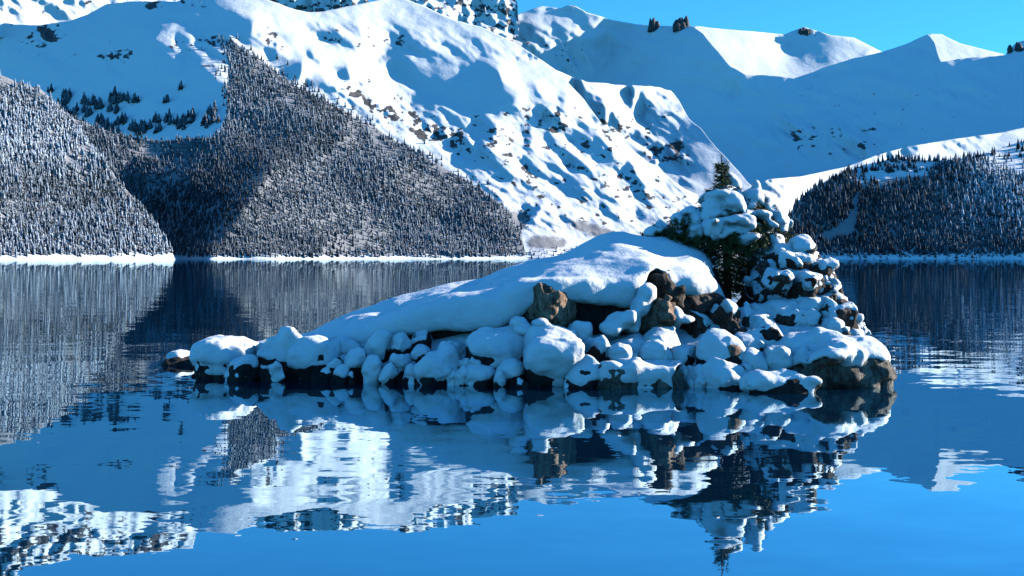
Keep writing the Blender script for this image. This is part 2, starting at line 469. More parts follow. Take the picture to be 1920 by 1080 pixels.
shoulder = layer("snow_shoulder", [(930,100),(960,108),(1000,118),(1050,135),(1098,153),(1180,160),(1240,164),(1258,170),(1272,186),(1281,203),(1292,222),(1312,240),(1345,278),(1385,322),(1430,372),(1500,489)], md(1095, 188) * 1.34, 182, 1095, 2.4, -1.6,
                 [[(1080,190),(1128,196),(1141,222),(1160,234),(1190,236),(1203,208),(1228,212),(1250,209),(1266,216),(1284,212),(1300,206),(1560,380),(1560,520),(1000,520)], [(1176,172),(1190,176),(1186,205),(1176,200)]], c=1.5, base_amp=0.007, rough=[[(1090,160),(1280,160),(1300,360),(1120,240)]], rough_amp=0.010,
                 rock_polys=[[(1095,222),(1170,232),(1185,245),(1150,248)],[(1200,280),(1280,265),(1290,300),(1230,310)]], specks=[[(1100,200),(1290,200),(1300,340),(1150,250)]], jag=3.2)
tag(shoulder.obj, kind='structure')

# lit snow ridge behind the right-hand forest
S_RIDGE = [[(1390,520),(1405,385),(1430,352),(1450,372),(1480,385),(1500,372),(1530,345),(1592,313),(1640,294),(1660,296),(1700,286),(1760,280),(1790,276),(1860,262),(1885,248),(2040,215),(2040,520)],
           [(1594,311),(1615,300),(1615,315),(1590,330)]]
ridge = layer("snow_ridge", [(1385,470),(1405,380),(1425,345),(1440,336),(1500,331),(1590,312),(1640,292),(1700,275),(1780,262),(1880,248),(2030,215)],
              4300, 480, 1500, 1.5, -1.2, S_RIDGE, c=0.6, rough=[[(1420,330),(1500,330),(1480,400),(1420,400)],[(1640,280),(1880,240),(1800,290),(1650,310)]], rough_amp=0.012, rock_polys=[], jag=0.6)
tag(ridge.obj, kind='structure')

# forested hills
hill_c = layer("forest_hill", [(40,205),(100,205),(180,238),(260,262),(330,262),(395,256),(414,244),(424,226),(428,190),(420,160),(424,128),(432,104),(440,88),(455,94),(500,122),(560,165),(640,203),(700,238),(760,273),(830,313),(900,354),(940,384),(965,412),(975,432),(984,468),(992,489)],
               2900, 486, 700, 0.7, -1.5, [[(215,335),(250,310),(330,298),(430,294),(520,290),(505,325),(480,362),(446,410),(412,455),(370,520),(310,520),(290,430),(250,380)]],
               c=1.5, base_amp=0.018, du=4, dv=4, nscale=0.7, jag=3, shrub_shade_polys=[[(-100,-100),(2040,-100),(2040,479),(-100,479)]])  # forest floor coloured dark, standing in for shade under the trees
tag(hill_c.obj, kind='structure')
hill_l = layer("forest_slope", [(-90,118),(0,140),(40,156),(75,166),(110,198),(150,245),(185,292),(215,330),(245,365),(275,398),(300,433),(318,464),(330,489)],
               1950, 486, 150, 0.9, -1.5, [], base_amp=0.012, du=4, dv=4, nscale=0.7, shrub_shade_polys=[[(-100,-100),(2040,-100),(2040,477),(-100,477)]])  # snowy ground painted dark as canopy shade
tag(hill_l.obj, kind='structure')
hill_r = layer("forest_mound", [(1455,489),(1468,440),(1480,402),(1495,378),(1520,354),(1560,334),(1620,308),(1680,297),(1740,300),(1790,300),(1830,292),(1860,282),(1900,270),(2030,232)],
               3500, 485, 1700, 0.7, -1.5,
               [[(1440,500),(1455,440),(1490,378),(1560,325),(1680,285),(1780,290),(1800,300),(1860,340),(1905,390),(2040,430),(2040,500)],
                [(1800,292),(1860,270),(2040,225),(2040,350),(1930,345),(1860,315)]],
               c=0.8, base_amp=0.010, du=4, dv=4, nscale=0.7, shrub_shade_polys=[[(1500,360),(1700,330),(2040,330),(2040,470),(1500,470)]], rough=[[(1560,300),(1800,295),(1800,340),(1560,350)]], rough_amp=0.01)  # dark ground here paints the shade between the mound's trees
tag(hill_r.obj, kind='structure')

# rock summits behind the snow crest
def cliff(name, pts, D0, u0, seed, label):
    lay = layer(name, pts, D0, 20, u0, 0.3, -0.6, [], vb=70, du=2.0, dv=1.6, rough=[[(400,-80),(1000,-80),(1000,80),(400,80)]], rough_amp=0.012, base_amp=0.012,
                rock_polys=[[(400,-80),(1000,-80),(1000,80),(400,80)]], jag=2.5, nscale=2.2, rock_bias=0.1)
    tag(lay.obj, kind='structure')
    return lay
cl1 = cliff("summit_cliff", [(468,10),(480,-16),(520,-26),(560,-30),(620,-28),(660,-18),(690,0),(700,20)], md(600,22)*1.12, 600, 1, "")
cl2 = cliff("summit_cliff", [(742,20),(752,-18),(790,-14),(830,-7),(880,-6),(930,-4),(966,-3),(970,4),(972,40)], md(850,36,bowl)*0.97, 850, 2, "")
# tors on the far glacier crest
def tor(u, v, w, h, D, seed, label):
    r = np.random.default_rng(seed)
    P = []; Fc = []
    for k in range(7):
        cu = u + (r.random() - 0.5) * w * 0.8; hh = h * (0.45 + 0.55 * r.random()); ww = w * (0.12 + 0.12 * r.random())
        c = at(cu, v, D * (1 + 0.004 * (r.random() - 0.5)))
        s = D / F
        b = len(P); n = 6
        for (zz, rr) in ((-10, 1.35), (0.1 * hh, 1.2), (0.65 * hh, 0.85), (hh, 0.35)):
            for j in range(n):
                a = j * 2 * math.pi / n + r.random() * 0.5
                P.append((c[0] + math.cos(a) * ww * s * rr * (0.8 + 0.4 * r.random()), c[1] + math.sin(a) * ww * s * rr, c[2] + zz * s))
        for l in range(3):
            for j in range(n):
                Fc.append((b + l * n + j, b + l * n + (j + 1) % n, b + (l + 1) * n + (j + 1) % n, b + (l + 1) * n + j))
        b2 = b + 3 * n
        Fc.append((b2, b2 + 1, b2 + 2, b2 + 3)); Fc.append((b2, b2 + 3, b2 + 4, b2 + 5))
    me = mesh_np("tor", np.array(P), np.array(Fc), smooth=False)
    fattr(me, 'rock', np.full(len(P), 0.78)); fattr(me, 'shrub', np.zeros(len(P)))
    return tag(link("rock_tor", me, None, M_MOUNT), label, "rock")
tor(1226, 50, 26, 17, md(1226, 52, bowl), 1, "dark rock tor on the glacier skyline, left one of the close pair")
tor(1276, 49, 34, 20, md(1276, 52, bowl), 2, "dark rock tor on the glacier skyline, right one of the close pair")
tor(1509, 60, 22, 9, md(1509, 62, far_r), 3, "small dark rock tor capping the rounded snow summit")
tor(1902, 92, 26, 14, md(1902, 95, bowl), 4, "dark rocky knob on the skyline at the right edge")

# ------------------------------------------------------------------ lake
def lake_mat():
    m, nt, p = new_mat("lake_water")
    g = N(nt, 'ShaderNodeNewGeometry').outputs['Position']
    def slope(scale, amp, detail, sx=0.35):
        mp = N(nt, 'ShaderNodeMapping'); mp.inputs['Scale'].default_value = (scale * 0.55, scale, 1); L(nt, g, mp.inputs['Vector'])
        n = noise_node(nt, mp.outputs[0], 1.0, detail, 0.5)
        s = N(nt, 'ShaderNodeVectorMath', operation='SUBTRACT'); L(nt, n.outputs['Color'], s.inputs[0]); s.inputs[1].default_value = (0.5, 0.5, 0.5)
        k = N(nt, 'ShaderNodeVectorMath', operation='MULTIPLY'); L(nt, s.outputs[0], k.inputs[0]); k.inputs[1].default_value = (amp * sx, amp, 0)
        return k.outputs[0]
    patch = noise_node(nt, g, 0.09, 3, 0.5)
    pf = ramp(nt, patch.outputs[0], [(0.38, (0.4, 0.4, 0.4)), (0.62, (1, 1, 1))])
    a = slope(1.1, 0.040, 2); b = slope(4.2, 0.022, 3)
    ad = N(nt, 'ShaderNodeVectorMath', operation='ADD'); L(nt, a, ad.inputs[0]); L(nt, b, ad.inputs[1])
    sc = N(nt, 'ShaderNodeVectorMath', operation='SCALE'); L(nt, ad.outputs[0], sc.inputs[0]); L(nt, pf.outputs[0], sc.inputs['Scale'])
    up = N(nt, 'ShaderNodeVectorMath', operation='ADD'); L(nt, sc.outputs[0], up.inputs[0]); up.inputs[1].default_value = (0, 0, 1)
    nm = N(nt, 'ShaderNodeVectorMath', operation='NORMALIZE'); L(nt, up.outputs[0], nm.inputs[0])
    gl = N(nt, 'ShaderNodeBsdfGlossy'); gl.inputs['Roughness'].default_value = 0.0; gl.inputs['Color'].default_value = (0.75, 0.93, 1, 1)
    L(nt, nm.outputs[0], gl.inputs['Normal'])
    df = N(nt, 'ShaderNodeBsdfDiffuse'); df.inputs['Color'].default_value = (0.002, 0.02, 0.05, 1)
    fr = N(nt, 'ShaderNodeFresnel'); fr.inputs['IOR'].default_value = 1.9; L(nt, nm.outputs[0], fr.inputs['Normal'])
    fac = math_(nt, 'ADD', math_(nt, 'MULTIPLY', fr.outputs[0], 0.58), 0.42)
    mx = N(nt, 'ShaderNodeMixShader'); L(nt, fac, mx.inputs[0]); L(nt, df.outputs[0], mx.inputs[1]); L(nt, gl.outputs[0], mx.inputs[2])
    L(nt, mx.outputs[0], nt.nodes['Material Output'].inputs['Surface'])
    return m
E = 16000
me = mesh_np("lake", np.array([(-E, -2000, 0), (E, -2000, 0), (E, E, 0), (-E, E, 0)]), np.array([[0, 1, 2, 3]]), False)
tag(link("lake_water", me, None, lake_mat()), kind='structure')

# ------------------------------------------------------------------ far conifers
def conifer(seed, tiers=4, sides=5, slim=0.21, snowy=0.75):
    r = np.random.default_rng(seed)
    V = []; S = []; Fc = []
    for t in range(tiers):
        z0 = 0.06 + 0.80 * t / tiers
        z1 = min(1.0, z0 + 1.55 / tiers * (0.9 + 0.2 * r.random()))
        on = 1.0 if r.random() < 0.68 else 0.18
        R = slim * (1 - 0.88 * t / tiers) * (0.85 + 0.3 * r.random())
        b = len(V)
        V.append((0.01 * r.normal(), 0.01 * r.normal(), z1)); S.append(on * snowy * (0.5 + 0.5 * r.random()))
        a0 = r.random() * 6.28
        for j in range(sides):
            a = a0 + j * 2 * math.pi / sides
            V.append((math.cos(a) * R * 0.55, math.sin(a) * R * 0.55, z0 + (z1 - z0) * 0.50)); S.append(on * snowy * (0.6 + 0.4 * r.random()))
        for j in range(sides):
            a = a0 + (j + 0.5 * r.random()) * 2 * math.pi / sides
            rr = R * (0.75 + 0.5 * r.random())
            V.append((math.cos(a) * rr, math.sin(a) * rr, z0 - 0.02 - 0.03 * r.random())); S.append(on * snowy * r.random() * 0.35)
        for j in range(sides):
            k = (j + 1) % sides
            Fc += [(b, b + 1 + j, b + 1 + k), (b + 1 + j, b + 1 + sides + j, b + 1 + sides + k), (b + 1 + j, b + 1 + sides + k, b + 1 + k)]
    return np.array(V), np.array(S), np.array(Fc)
PROTO = [conifer(100 + i, snowy=1.0) for i in range(9)]
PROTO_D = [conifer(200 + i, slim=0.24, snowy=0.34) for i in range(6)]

def scatter(lay, poly_in, spacing, jitter=0.9, polys_out=(), clear=0.0, thin=None):
    poly = np.array(poly_in, float)
    u0, v0 = poly.min(0); u1, v1 = poly.max(0)
    su, sv = spacing
    gu, gv = np.meshgrid(np.arange(u0, u1, su), np.arange(v0, v1, sv))
    gu = gu + (np.arange(gu.shape[0])[:, None] % 2) * su / 2
    u = (gu + (rng.random(gu.shape) - 0.5) * su * jitter * 1.6).ravel(); v = (gv + (rng.random(gv.shape) - 0.5) * sv * jitter * 1.6).ravel()
    k = pip(poly, u, v)
    for p in polys_out: k &= ~pip(p, u, v)
    k &= v > np.interp(u, lay.us, lay.vs) + clear
    if thin is not None: k &= thin(u, v)
    return u[k], v[k]

def forest(name, lay, u, v, hpx, protos, mat, wide=1.0, tone0=0.85, painted_shade=None):
    P = lp(lay, u, v)
    h = hpx * P[:, 1] / F * np.clip(rng.normal(1.0, 0.34, len(u)) + 0.35 * noise3(P[:, 0] / 60, P[:, 2] / 40, 8.1), 0.35, 1.8)
    Vs = []; Ss = []; Fs = []; off = 0
    which = rng.integers(0, len(protos), len(u))
    for k, (V, S, Fc) in enumerate(protos):
        sel = np.where(which == k)[0]
        if not len(sel): continue
        a = rng.random(len(sel)) * 6.28; hs = h[sel]; ws = hs * wide * (0.8 + 0.4 * rng.random(len(sel)))
        ca, sa = np.cos(a)[:, None], np.sin(a)[:, None]
        x = (V[None, :, 0] * ca - V[None, :, 1] * sa) * ws[:, None] + P[sel, 0][:, None]
        y = (V[None, :, 0] * sa + V[None, :, 1] * ca) * ws[:, None] + P[sel, 1][:, None]
        z = V[None, :, 2] * hs[:, None] + P[sel, 2][:, None] - 0.06 * hs[:, None]
        Vs.append(np.stack([x, y, z], -1).reshape(-1, 3))
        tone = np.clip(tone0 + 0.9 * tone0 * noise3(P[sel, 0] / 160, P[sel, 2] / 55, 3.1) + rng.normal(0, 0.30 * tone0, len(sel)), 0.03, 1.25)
        if painted_shade is not None: tone = tone * (1 - 0.6 * painted_shade[sel])  # darkens tree colour in the wedge to paint the hill's cast shadow
        Ss.append(np.clip(S[None, :] * tone[:, None], 0, 1).ravel())
        Fs.append((Fc[None] + (np.arange(len(sel)) * len(V))[:, None, None] + off).reshape(-1, 3)); off += len(sel) * len(V)
    me = mesh_np(name, np.concatenate(Vs), np.concatenate(Fs), smooth=False)
    fattr(me, 'snow', np.concatenate(Ss))
    return link(name, me, None, mat)

def shore(line, amp):
    return lambda u, v: (v < line + amp * noise3(u / 26, 0.5, 2.2) + amp * rng.random(len(u))) & (rng.random(len(u)) < np.clip(1.15 + 1.3 * noise3(u / 34 + v / 60, v / 46 - u / 90, 5.2), 0.35, 1))
u, v = scatter(hill_l, [(-90,90),(0,110),(120,140),(345,440),(345,500),(-90,500)], (4.1, 3.9), polys_out=[[(5,146),(30,146),(34,163),(2,163)], [(44,155),(78,158),(76,166),(44,165)]], thin=shore(479, 4))
tag(forest("snowy_forest", hill_l, u, v, 12, PROTO, M_TREE, 1.0, 1.05), "snow dusted conifer forest on the near slope at the left shore", "forest", kind='stuff')
u, v = scatter(hill_c, [(30,160),(400,50),(470,60),(1000,370),(1010,492),(200,492)], (3.9, 3.8),
               polys_out=[[(535,178),(552,185),(554,205),(540,200)], [(505,172),(530,184),(528,190),(505,178)], [(270,284),(305,286),(300,296),(275,296)]], thin=shore(481, 3))
SHADE_WEDGE = blur(raster([[(190,310),(250,292),(330,286),(430,288),(540,292),(520,340),(480,380),(440,425),(390,520),(310,520),(290,430),(250,380)]], 2), 10, 2)  # outline of the cast shadow that is painted into the tree tones
tag(forest("snowy_forest", hill_c, u, v, 9.8, PROTO, M_TREE, 1.0, 0.55, bil(SHADE_WEDGE, u, v)), "dark conifer forest on the triangular hill in the middle distance", "forest", kind='stuff')
ue, ve = scatter(mount, [(405,66),(432,74),(452,92),(500,118),(500,128),(430,110),(412,90)], (5, 5))
us_, vs_ = scatter(mount, [(440,60),(470,70),(980,380),(1010,440),(960,440),(440,110)], (8, 6), thin=lambda u, v: (v < np.interp(u, hill_c.us, hill_c.vs) + 4) & (rng.random(len(u)) < np.exp((v - np.interp(u, hill_c.us, hill_c.vs)) / 11) * (0.6 + 1.2 * noise3(u / 22, 0.3, 7.7))))
ue = np.concatenate([ue, us_]); ve = np.concatenate([ve, vs_])
un, vn = scatter(mount, [(398,130),(442,84),(448,250),(392,262),(425,215),(408,170)], (7, 6), thin=lambda u, v: rng.random(len(u)) < 0.15 + 0.7 * sstep(400, 440, u))
ue = np.concatenate([ue, un]); ve = np.concatenate([ve, vn])
tag(forest("snowy_forest", mount, ue, ve, 10, PROTO, M_TREE, 1.0, 0.4), "thin strip of conifers running up the snow above the triangular hill", "forest", kind='stuff')
gap = [[(1565,430),(1595,400),(1605,360),(1612,360),(1608,400),(1600,440),(1545,452),(1530,440)], [(1630,328),(1690,322),(1740,325),(1700,340),(1635,342)], [(1660,303),(1715,308),(1760,305),(1755,314),(1660,312)]]
def thin_r(u, v):
    d = 0.80 + 0.8 * noise3(u / 30, v / 22, 6.6) + 0.5 * sstep(340, 390, v) + 0.4 * sstep(1690, 1800, u)
    return (rng.random(len(u)) < np.clip(d, 0.12, 1)) & ~((u > 1835) & (v < 330) & (rng.random(len(u)) < 0.75) & (v < 292 + (u - 1835) * 0.5))
u, v = scatter(hill_r, [(1450,492),(1450,420),(1500,350),(1700,280),(2035,220),(2035,492)], (4.3, 4.2), polys_out=[[(1400,478),(2040,478),(2040,510),(1400,510)]] + gap, thin=thin_r)
isl = (u > 1720) & (v > 300) & (rng.random(len(u)) < sstep(1740, 1880, u + 14 * noise3(u / 20, v / 20, 1.1)) * sstep(470, 380, v) * 0.95)
tag(forest("dark_forest", hill_r, u[~isl], v[~isl], 12, PROTO_D, M_TREED, 1.0), "dark blue shaded conifer forest on the mound at the right shore", "forest", kind='stuff')
tag(forest("snowy_forest", hill_r, u[isl], v[isl], 13, PROTO, M_TREE), "frosted sunlit conifers on the right flank of the right mound", "forest", kind='stuff')
# brush along the shores
u, v = scatter(hill_r, [(1440,474),(2035,470),(2035,484),(1440,486)], (7, 4), thin=lambda u, v: rng.random(len(u)) < 0.75)
tag(forest("shore_brush", hill_r, u, v, 5, PROTO, M_TREE, 2.2), "snowy brush along the water's edge below the right mound", "brush", kind='stuff')
u, v = scatter(mount, [(930,466),(1260,462),(1260,484),(930,485)], (6, 5), thin=lambda u, v: rng.random(len(u)) < 0.6)
tag(forest("shore_brush", mount, u, v, 7, PROTO, M_TREE, 1.2), "sparse small conifers on the flat shore below the snow slopes", "brush", kind='stuff')
u, v = scatter(hill_c, [(330,474),(985,472),(990,480),(330,481)], (6, 4), thin=lambda u, v: rng.random(len(u)) < 0.55)
tag(forest("shore_brush", hill_c, u, v, 5, PROTO, M_TREE, 1.6), "low snowy brush along the shore below the triangular hill", "brush", kind='stuff')

# single dark conifers in groves on the shaded snow bowl
tree_meshes = []
for k, (V, S, Fc) in enumerate(PROTO_D):
    me = mesh_np("conifer", V, Fc, False); fattr(me, 'snow', S); me.materials.append(M_TREED); tree_meshes.append(me)
clumps = [(98,168,5,3),(125,184,10,6),(112,205,16,9),(92,212,14,8),(135,212,14,7),(70,190,10,5),(152,204,9,5),(165,212,9,5),(127,178,7,4),(118,196,8,4),
          (172,196,10,6),(190,200,9,6),(208,185,9,8),(222,182,9,9),(238,184,8,7),(252,186,5,3),(215,205,12,5),(192,228,11,9),(204,238,10,5),(226,226,9,8),
          (250,240,9,7),(270,236,9,9),(296,224,9,5),(312,222,9,6),(300,240,9,6),(330,232,11,9),(352,226,12,9),(362,216,8,5),(384,228,8,6),(396,208,8,8),(404,222,7,5),
          (310,188,5,4),(340,163,5,3),(262,246,8,4),(180,244,10,6),(145,232,14,8),(120,232,14,8),(97,232,12,6),(210,248,10,4),(160,190,8,3)]
ntree = 0
areas = [(0, "left end of the shaded snow bowl"), (165, "left middle of the shaded snow bowl"), (260, "right middle of the shaded snow bowl"), (345, "right end of the shaded snow bowl")]
for (cu, cv, r, n) in clumps:
    for k in range(int(n * 1.15 + 0.5)):
        uu = cu + rng.normal(0, r * 0.55); vv = cv + 5 + rng.normal(0, r * 0.32)
        p = lp(mount, np.array([uu]), np.array([vv]))[0]
        h = 16.5 * p[1] / F * np.clip(rng.normal(1, 0.22), 0.5, 1.5)
        o = bpy.data.objects.new("conifer_tree", tree_meshes[ntree % len(tree_meshes)])
        scene.collection.objects.link(o)
        o.location = (p[0], p[1], p[2] - 0.05 * h); o.scale = (h * 1.4, h * 1.4, h); o.rotation_euler = (0, 0, rng.random() * 6.28)
        a = [x for x in areas if uu >= x[0]] or [areas[0]]
        tag(o, "dark conifer in groves at the " + a[-1][1], "tree", "dark conifers on the " + a[-1][1])
        ntree += 1

# ------------------------------------------------------------------ volumes to meshes
class Grid:
    def __init__(s, lo, hi, h, pad=3):
        s.lo = np.array(lo, float) - pad * h; s.h = h
        s.n = np.ceil((np.array(hi) - s.lo) / h).astype(int) + pad + 1
        ax = [s.lo[i] + h * np.arange(s.n[i]) for i in range(3)]
        s.x, s.y, s.z = ax[0][:, None, None], ax[1][None, :, None], ax[2][None, None, :]
    def full(s): return np.full(tuple(s.n), 9.0)

def surface(g, A, name, smooth=True):
    """naive surface nets over a signed field"""
    A = A.copy()
    for ax in range(3):
        sl = [slice(None)] * 3
        for e in (0, -1):
            sl[ax] = e; A[tuple(sl)] = np.maximum(A[tuple(sl)], g.h * 0.5)
    ins = A < 0
    cnt = np.zeros(tuple(n - 1 for n in A.shape), np.int8)
    for di in (0, 1):
        for dj in (0, 1):
            for dk in (0, 1):
                cnt += ins[di:A.shape[0] - 1 + di, dj:A.shape[1] - 1 + dj, dk:A.shape[2] - 1 + dk]
    act = (cnt > 0) & (cnt < 8)
    if not act.any(): return None
    ijk = np.argwhere(act)
    i, j, k = ijk.T
    C = {(a, b, c): A[i + a, j + b, k + c] for a in (0, 1) for b in (0, 1) for c in (0, 1)}
    cs = np.zeros((len(ijk), 3)); cn = np.zeros(len(ijk))
    for (a, b, c), va in C.items():
        for ax in range(3):
            if (a, b, c)[ax]: continue
            e = [a, b, c]; e[ax] = 1
            vb = C[tuple(e)]
            cr = (va < 0) != (vb < 0)
            t = np.where(cr, va / np.where(cr, va - vb, 1), 0)
            q = np.stack([np.full(len(ijk), float(w)) for w in (a, b, c)], -1); q[:, ax] = t
            cs += q * cr[:, None]; cn += cr
    vid = np.full(act.shape, -1, dtype=np.int64); vid[act] = np.arange(len(ijk))
    V = g.lo + g.h * (ijk + cs / cn[:, None])
    Fs = []
    for ax in range(3):
        o1, o2 = (ax + 1) % 3, (ax + 2) % 3
        s0 = [slice(1, -1)] * 3; s1 = [slice(1, -1)] * 3
        s0[ax] = slice(0, -1); s1[ax] = slice(1, None)
        a = ins[tuple(s0)]; b = ins[tuple(s1)]
        e = np.argwhere(a != b)
        if not len(e): continue
        flip = ~a[tuple(e.T)]
        c = e.copy(); c[:, o1] += 1; c[:, o2] += 1
        def cell(d1, d2):
            q = c.copy(); q[:, o1] -= d1; q[:, o2] -= d2
            return vid[tuple(q.T)]
        f = np.stack([cell(1, 1), cell(0, 1), cell(0, 0), cell(1, 0)], -1)
        f[flip] = f[flip][:, ::-1]
        Fs.append(f)
    return mesh_np(name, V, np.concatenate(Fs), smooth)

def rot(x, y, a): return x * math.cos(a) + y * math.sin(a), -x * math.sin(a) + y * math.cos(a)

def poly_sdf(g, c, r, seed, n=16, rz=0.0, tilt=0.0, pitch=0.0, boxy=0.0, rough=0.05, nsc=1.6):
    """faceted boulder: random planes round an ellipsoid"""
    R = np.random.default_rng(seed)
    x, y = rot(g.x - c[0], g.y - c[1], rz); z = g.z - c[2]
    x, z = rot(x, z, -tilt)
    if pitch: y, z = rot(y, z, pitch)
    x, y, z = x / r[0], y / r[1], z / r[2]
    nn = R.normal(size=(n, 3)); nn /= np.linalg.norm(nn, axis=1)[:, None]
    d = 0.64 + 0.32 * R.random(n)
    out = np.sqrt(x * x + y * y + z * z) * 0.9 - 0.95
    for k in range(n): out = np.maximum(out, nn[k, 0] * x + nn[k, 1] * y + nn[k, 2] * z - d[k])
    if boxy > 0:
        bx = np.maximum(np.maximum(np.abs(x), np.abs(y)), np.abs(z)) - 0.93
        out = np.where(np.full(out.shape, True), out * (1 - boxy) + boxy * bx, out)
        for k in range(6):
            m = R.normal(size=3); m[2] *= 0.6; m /= np.linalg.norm(m)
            out = np.maximum(out, m[0] * x + m[1] * y + m[2] * z - (0.95 + 0.3 * R.random()))
    out = out * min(r)
    if rough: out = out + rough * gfbm(g, out, nsc, (seed, 0, 0), 4, 0.55, 0.35)
    return out

def sweep(A, n):
    n = int(round(n)); out = A.copy(); done = 0
    while done < n:
        s = min(max(done, 1), n - done)
        o2 = out.copy(); o2[:, :, s:] = np.minimum(o2[:, :, s:], out[:, :, :-s]); out = o2; done += s
    return out

# ------------------------------------------------------------------ island boulders
def boulder(u, hw, vt, vs, D, label, ry=None, t=0.16, n=14, mat=None, rz=None, tilt=0.0, zb=None, boxy=0.3, drape=0.028, seed=None, group=None, name="boulder", cover=1.0, edge_noise=0.5, pitch=0.0, bare=()):
    seed = seed or int(u * 7 + vt)
    R = np.random.default_rng(seed)
    rx = hw * D / F
    ry = ry or rx * (0.85 + 0.2 * R.random())
    yc = D + ry * 0.9
    zt = float(Z_(vt, D + ry * 0.35)) - t * 0.85
    if D > 28.8: vs = vs - 0.16 * (vs - vt)
    zsn = float(Z_(vs, D))
    if zb is None: zb = max(-0.35, zt - 2.6 * max(rx, 0.25))
    rzv = (zt - zb) / 2 / 0.90
    c = (float(X_(u, yc)), yc, (zt + zb) / 2)
    rx = rx * 1.06 - drape * 0.6
    h = float(np.clip(max(rx, ry, rzv) / 15, 0.026, 0.05))
    m = 1.12
    e = max(rx, ry) * (1.25 if rz is None or abs(rz) > 0.05 else m)
    ex = e if rz is None or abs(rz) > 0.05 else rx * m
    ey = e if rz is None or abs(rz) > 0.05 else ry * m
    zz = max(rzv * m, rx * abs(math.sin(tilt)) + rzv * m)
    g = Grid((c[0] - ex - .1, c[1] - ey - .1, c[2] - zz), (c[0] + ex + .1, c[1] + ey + .1, c[2] + zz + t + 0.15), h)
    rzr = R.normal(0, 0.4) if rz is None else rz
    A = poly_sdf(g, c, (rx, ry, rzv), seed, n, rzr, tilt, pitch, boxy, 0.05 + 0.09 * rx, 1.9)
    rock = surface(g, A, name)
    o = link(name, rock, None, mat or M_ROCK)
    tag(o, label, "rock", group)
    if cover > 0:
        Sw = blur(sweep(A, 0.68 * t / h), max(1, int(0.032 / h)), 2)
        ed = zsn + edge_noise * 0.22 * fbm(g.x * 2.3, g.y * 2.3, seed * 0.37, 3)
        infl = drape * sstep(-0.08, 0.10, g.z - ed) * 2 - drape
        infl = infl - (g.z < ed - 0.3) * 0.05
        if cover < 1: infl = infl - 0.14 * sstep(cover - 0.5, cover, 0.5 + gfbm(g, A, 1.7, (0, 0, seed), 3))
        for (bu, bv, bD, ru_, rv_, rd_) in bare:      # patches where the rock stands clear of its snow
            bc = at(bu, bv, bD)
            q = np.sqrt(((g.x - bc[0]) / (ru_ * bD / F)) ** 2 + ((g.y - bc[1]) / rd_) ** 2 + ((g.z - bc[2]) / (rv_ * bD / F)) ** 2)
            infl = infl - 0.5 * sstep(1.15, 0.85, q + 0.12 * np.sin(g.x * 17) * np.sin(g.z * 23))
        Sn = Sw - infl + 0.075 * gfbm(g, Sw, 2.7, (0, 0, 5), 4, 0.55)
        sm = surface(g, Sn, "snow_cap")
        if sm: link("snow_cap", sm, o, M_SNOW)
    return o

B = []
EXEC_BOULDERS = True
boulder(332, 32, 661, 670, 34.3, "low flat rock just off the island's far left tip, thin snow on top", t=0.10, ry=0.5, rz=0.0, zb=-0.3)
boulder(420, 64, 632, 690, 30.4, "large snow mound of a boulder at the island's left tip, right half sunlit", t=0.26, ry=1.0, n=12, rz=0.0, tilt=-0.22)
boulder(452, 32, 668, 692, 30.0, "low rounded rock in front of the left tip mound", t=0.12, ry=0.35, rz=0.0)
boulder(530, 46, 623, 690, 31.2, "broad snow-covered slab leaning up beside the left tip mound", t=0.2, ry=0.7, rz=0.0, tilt=-0.35)
boulder(548, 52, 618, 694, 30.4, "long tilted slab rising to the right, second rock group from the left tip", t=0.15, ry=0.42, rz=0.0, tilt=-0.6, boxy=0.45)
boulder(590, 44, 640, 700, 30.1, "rounded leaning boulder right of the tilted slab, dark hollow beneath it", t=0.16, ry=0.5, rz=0.0, tilt=-0.35)
smalls = [
 # u, halfwidth, vtop, vsnow, D, t
 (506,16,688,700,29.9,.07),(522,12,692,702,29.85,.06),(606,19,686,703,29.7,.09),(627,13,672,691,29.9,.08),(616,28,640,680,30.5,.12),(656,34,634,676,30.6,.14),(667,27,660,700,29.8,.12),(641,20,688,706,29.6,.08),(660,11,693,708,29.5,.05),
 (699,21,676,708,29.5,.11),(715,27,616,684,30.2,.15),(748,27,635,672,30.2,.13),(746,24,664,698,29.6,.12),(726,12,690,708,29.4,.07),(794,27,622,652,30.4,.13),(790,21,650,678,29.9,.1),(767,18,689,710,29.3,.08),
 (850,26,645,668,29.9,.1),(862,15,694,714,29.0,.07),(868,17,672,700,29.2,.08),(901,29,684,716,28.9,.12),(895,11,683,692,29.1,.06),(914,13,675,690,29.2,.07),(957,28,671,712,28.8,.12),(938,14,700,716,28.7,.06),
 (1086,24,609,646,29.6,.12),(1120,27,637,684,29.1,.14),(1163,24,651,682,28.9,.12),(1282,23,649,684,29.2,.12),(1305,17,687,718,28.7,.09),(1284,14,688,712,28.9,.08),(1406,29,624,668,29.6,.14),(1394,18,682,712,28.7,.1),
 (1060,9,716,724,28.4,.05),(975,10,706,718,28.6,.05),(1232,25,638,684,29.0,.13),(845,14,700,716,29.0,.06),(1100,16,690,714,28.6,.08)]
order = sorted(range(len(smalls)), key=lambda i: smalls[i][0])
words = ["first","second","third","fourth","fifth","sixth","seventh","eighth","ninth","tenth","eleventh","twelfth"]
zones = [(0,"the pile's left quarter"),(690,"the pile under the snow blanket"),(840,"the pile left of the angular block"),(980,"the pile around the long flat slab"),(1270,"the pile below the brown slabs")]
cnt = {}
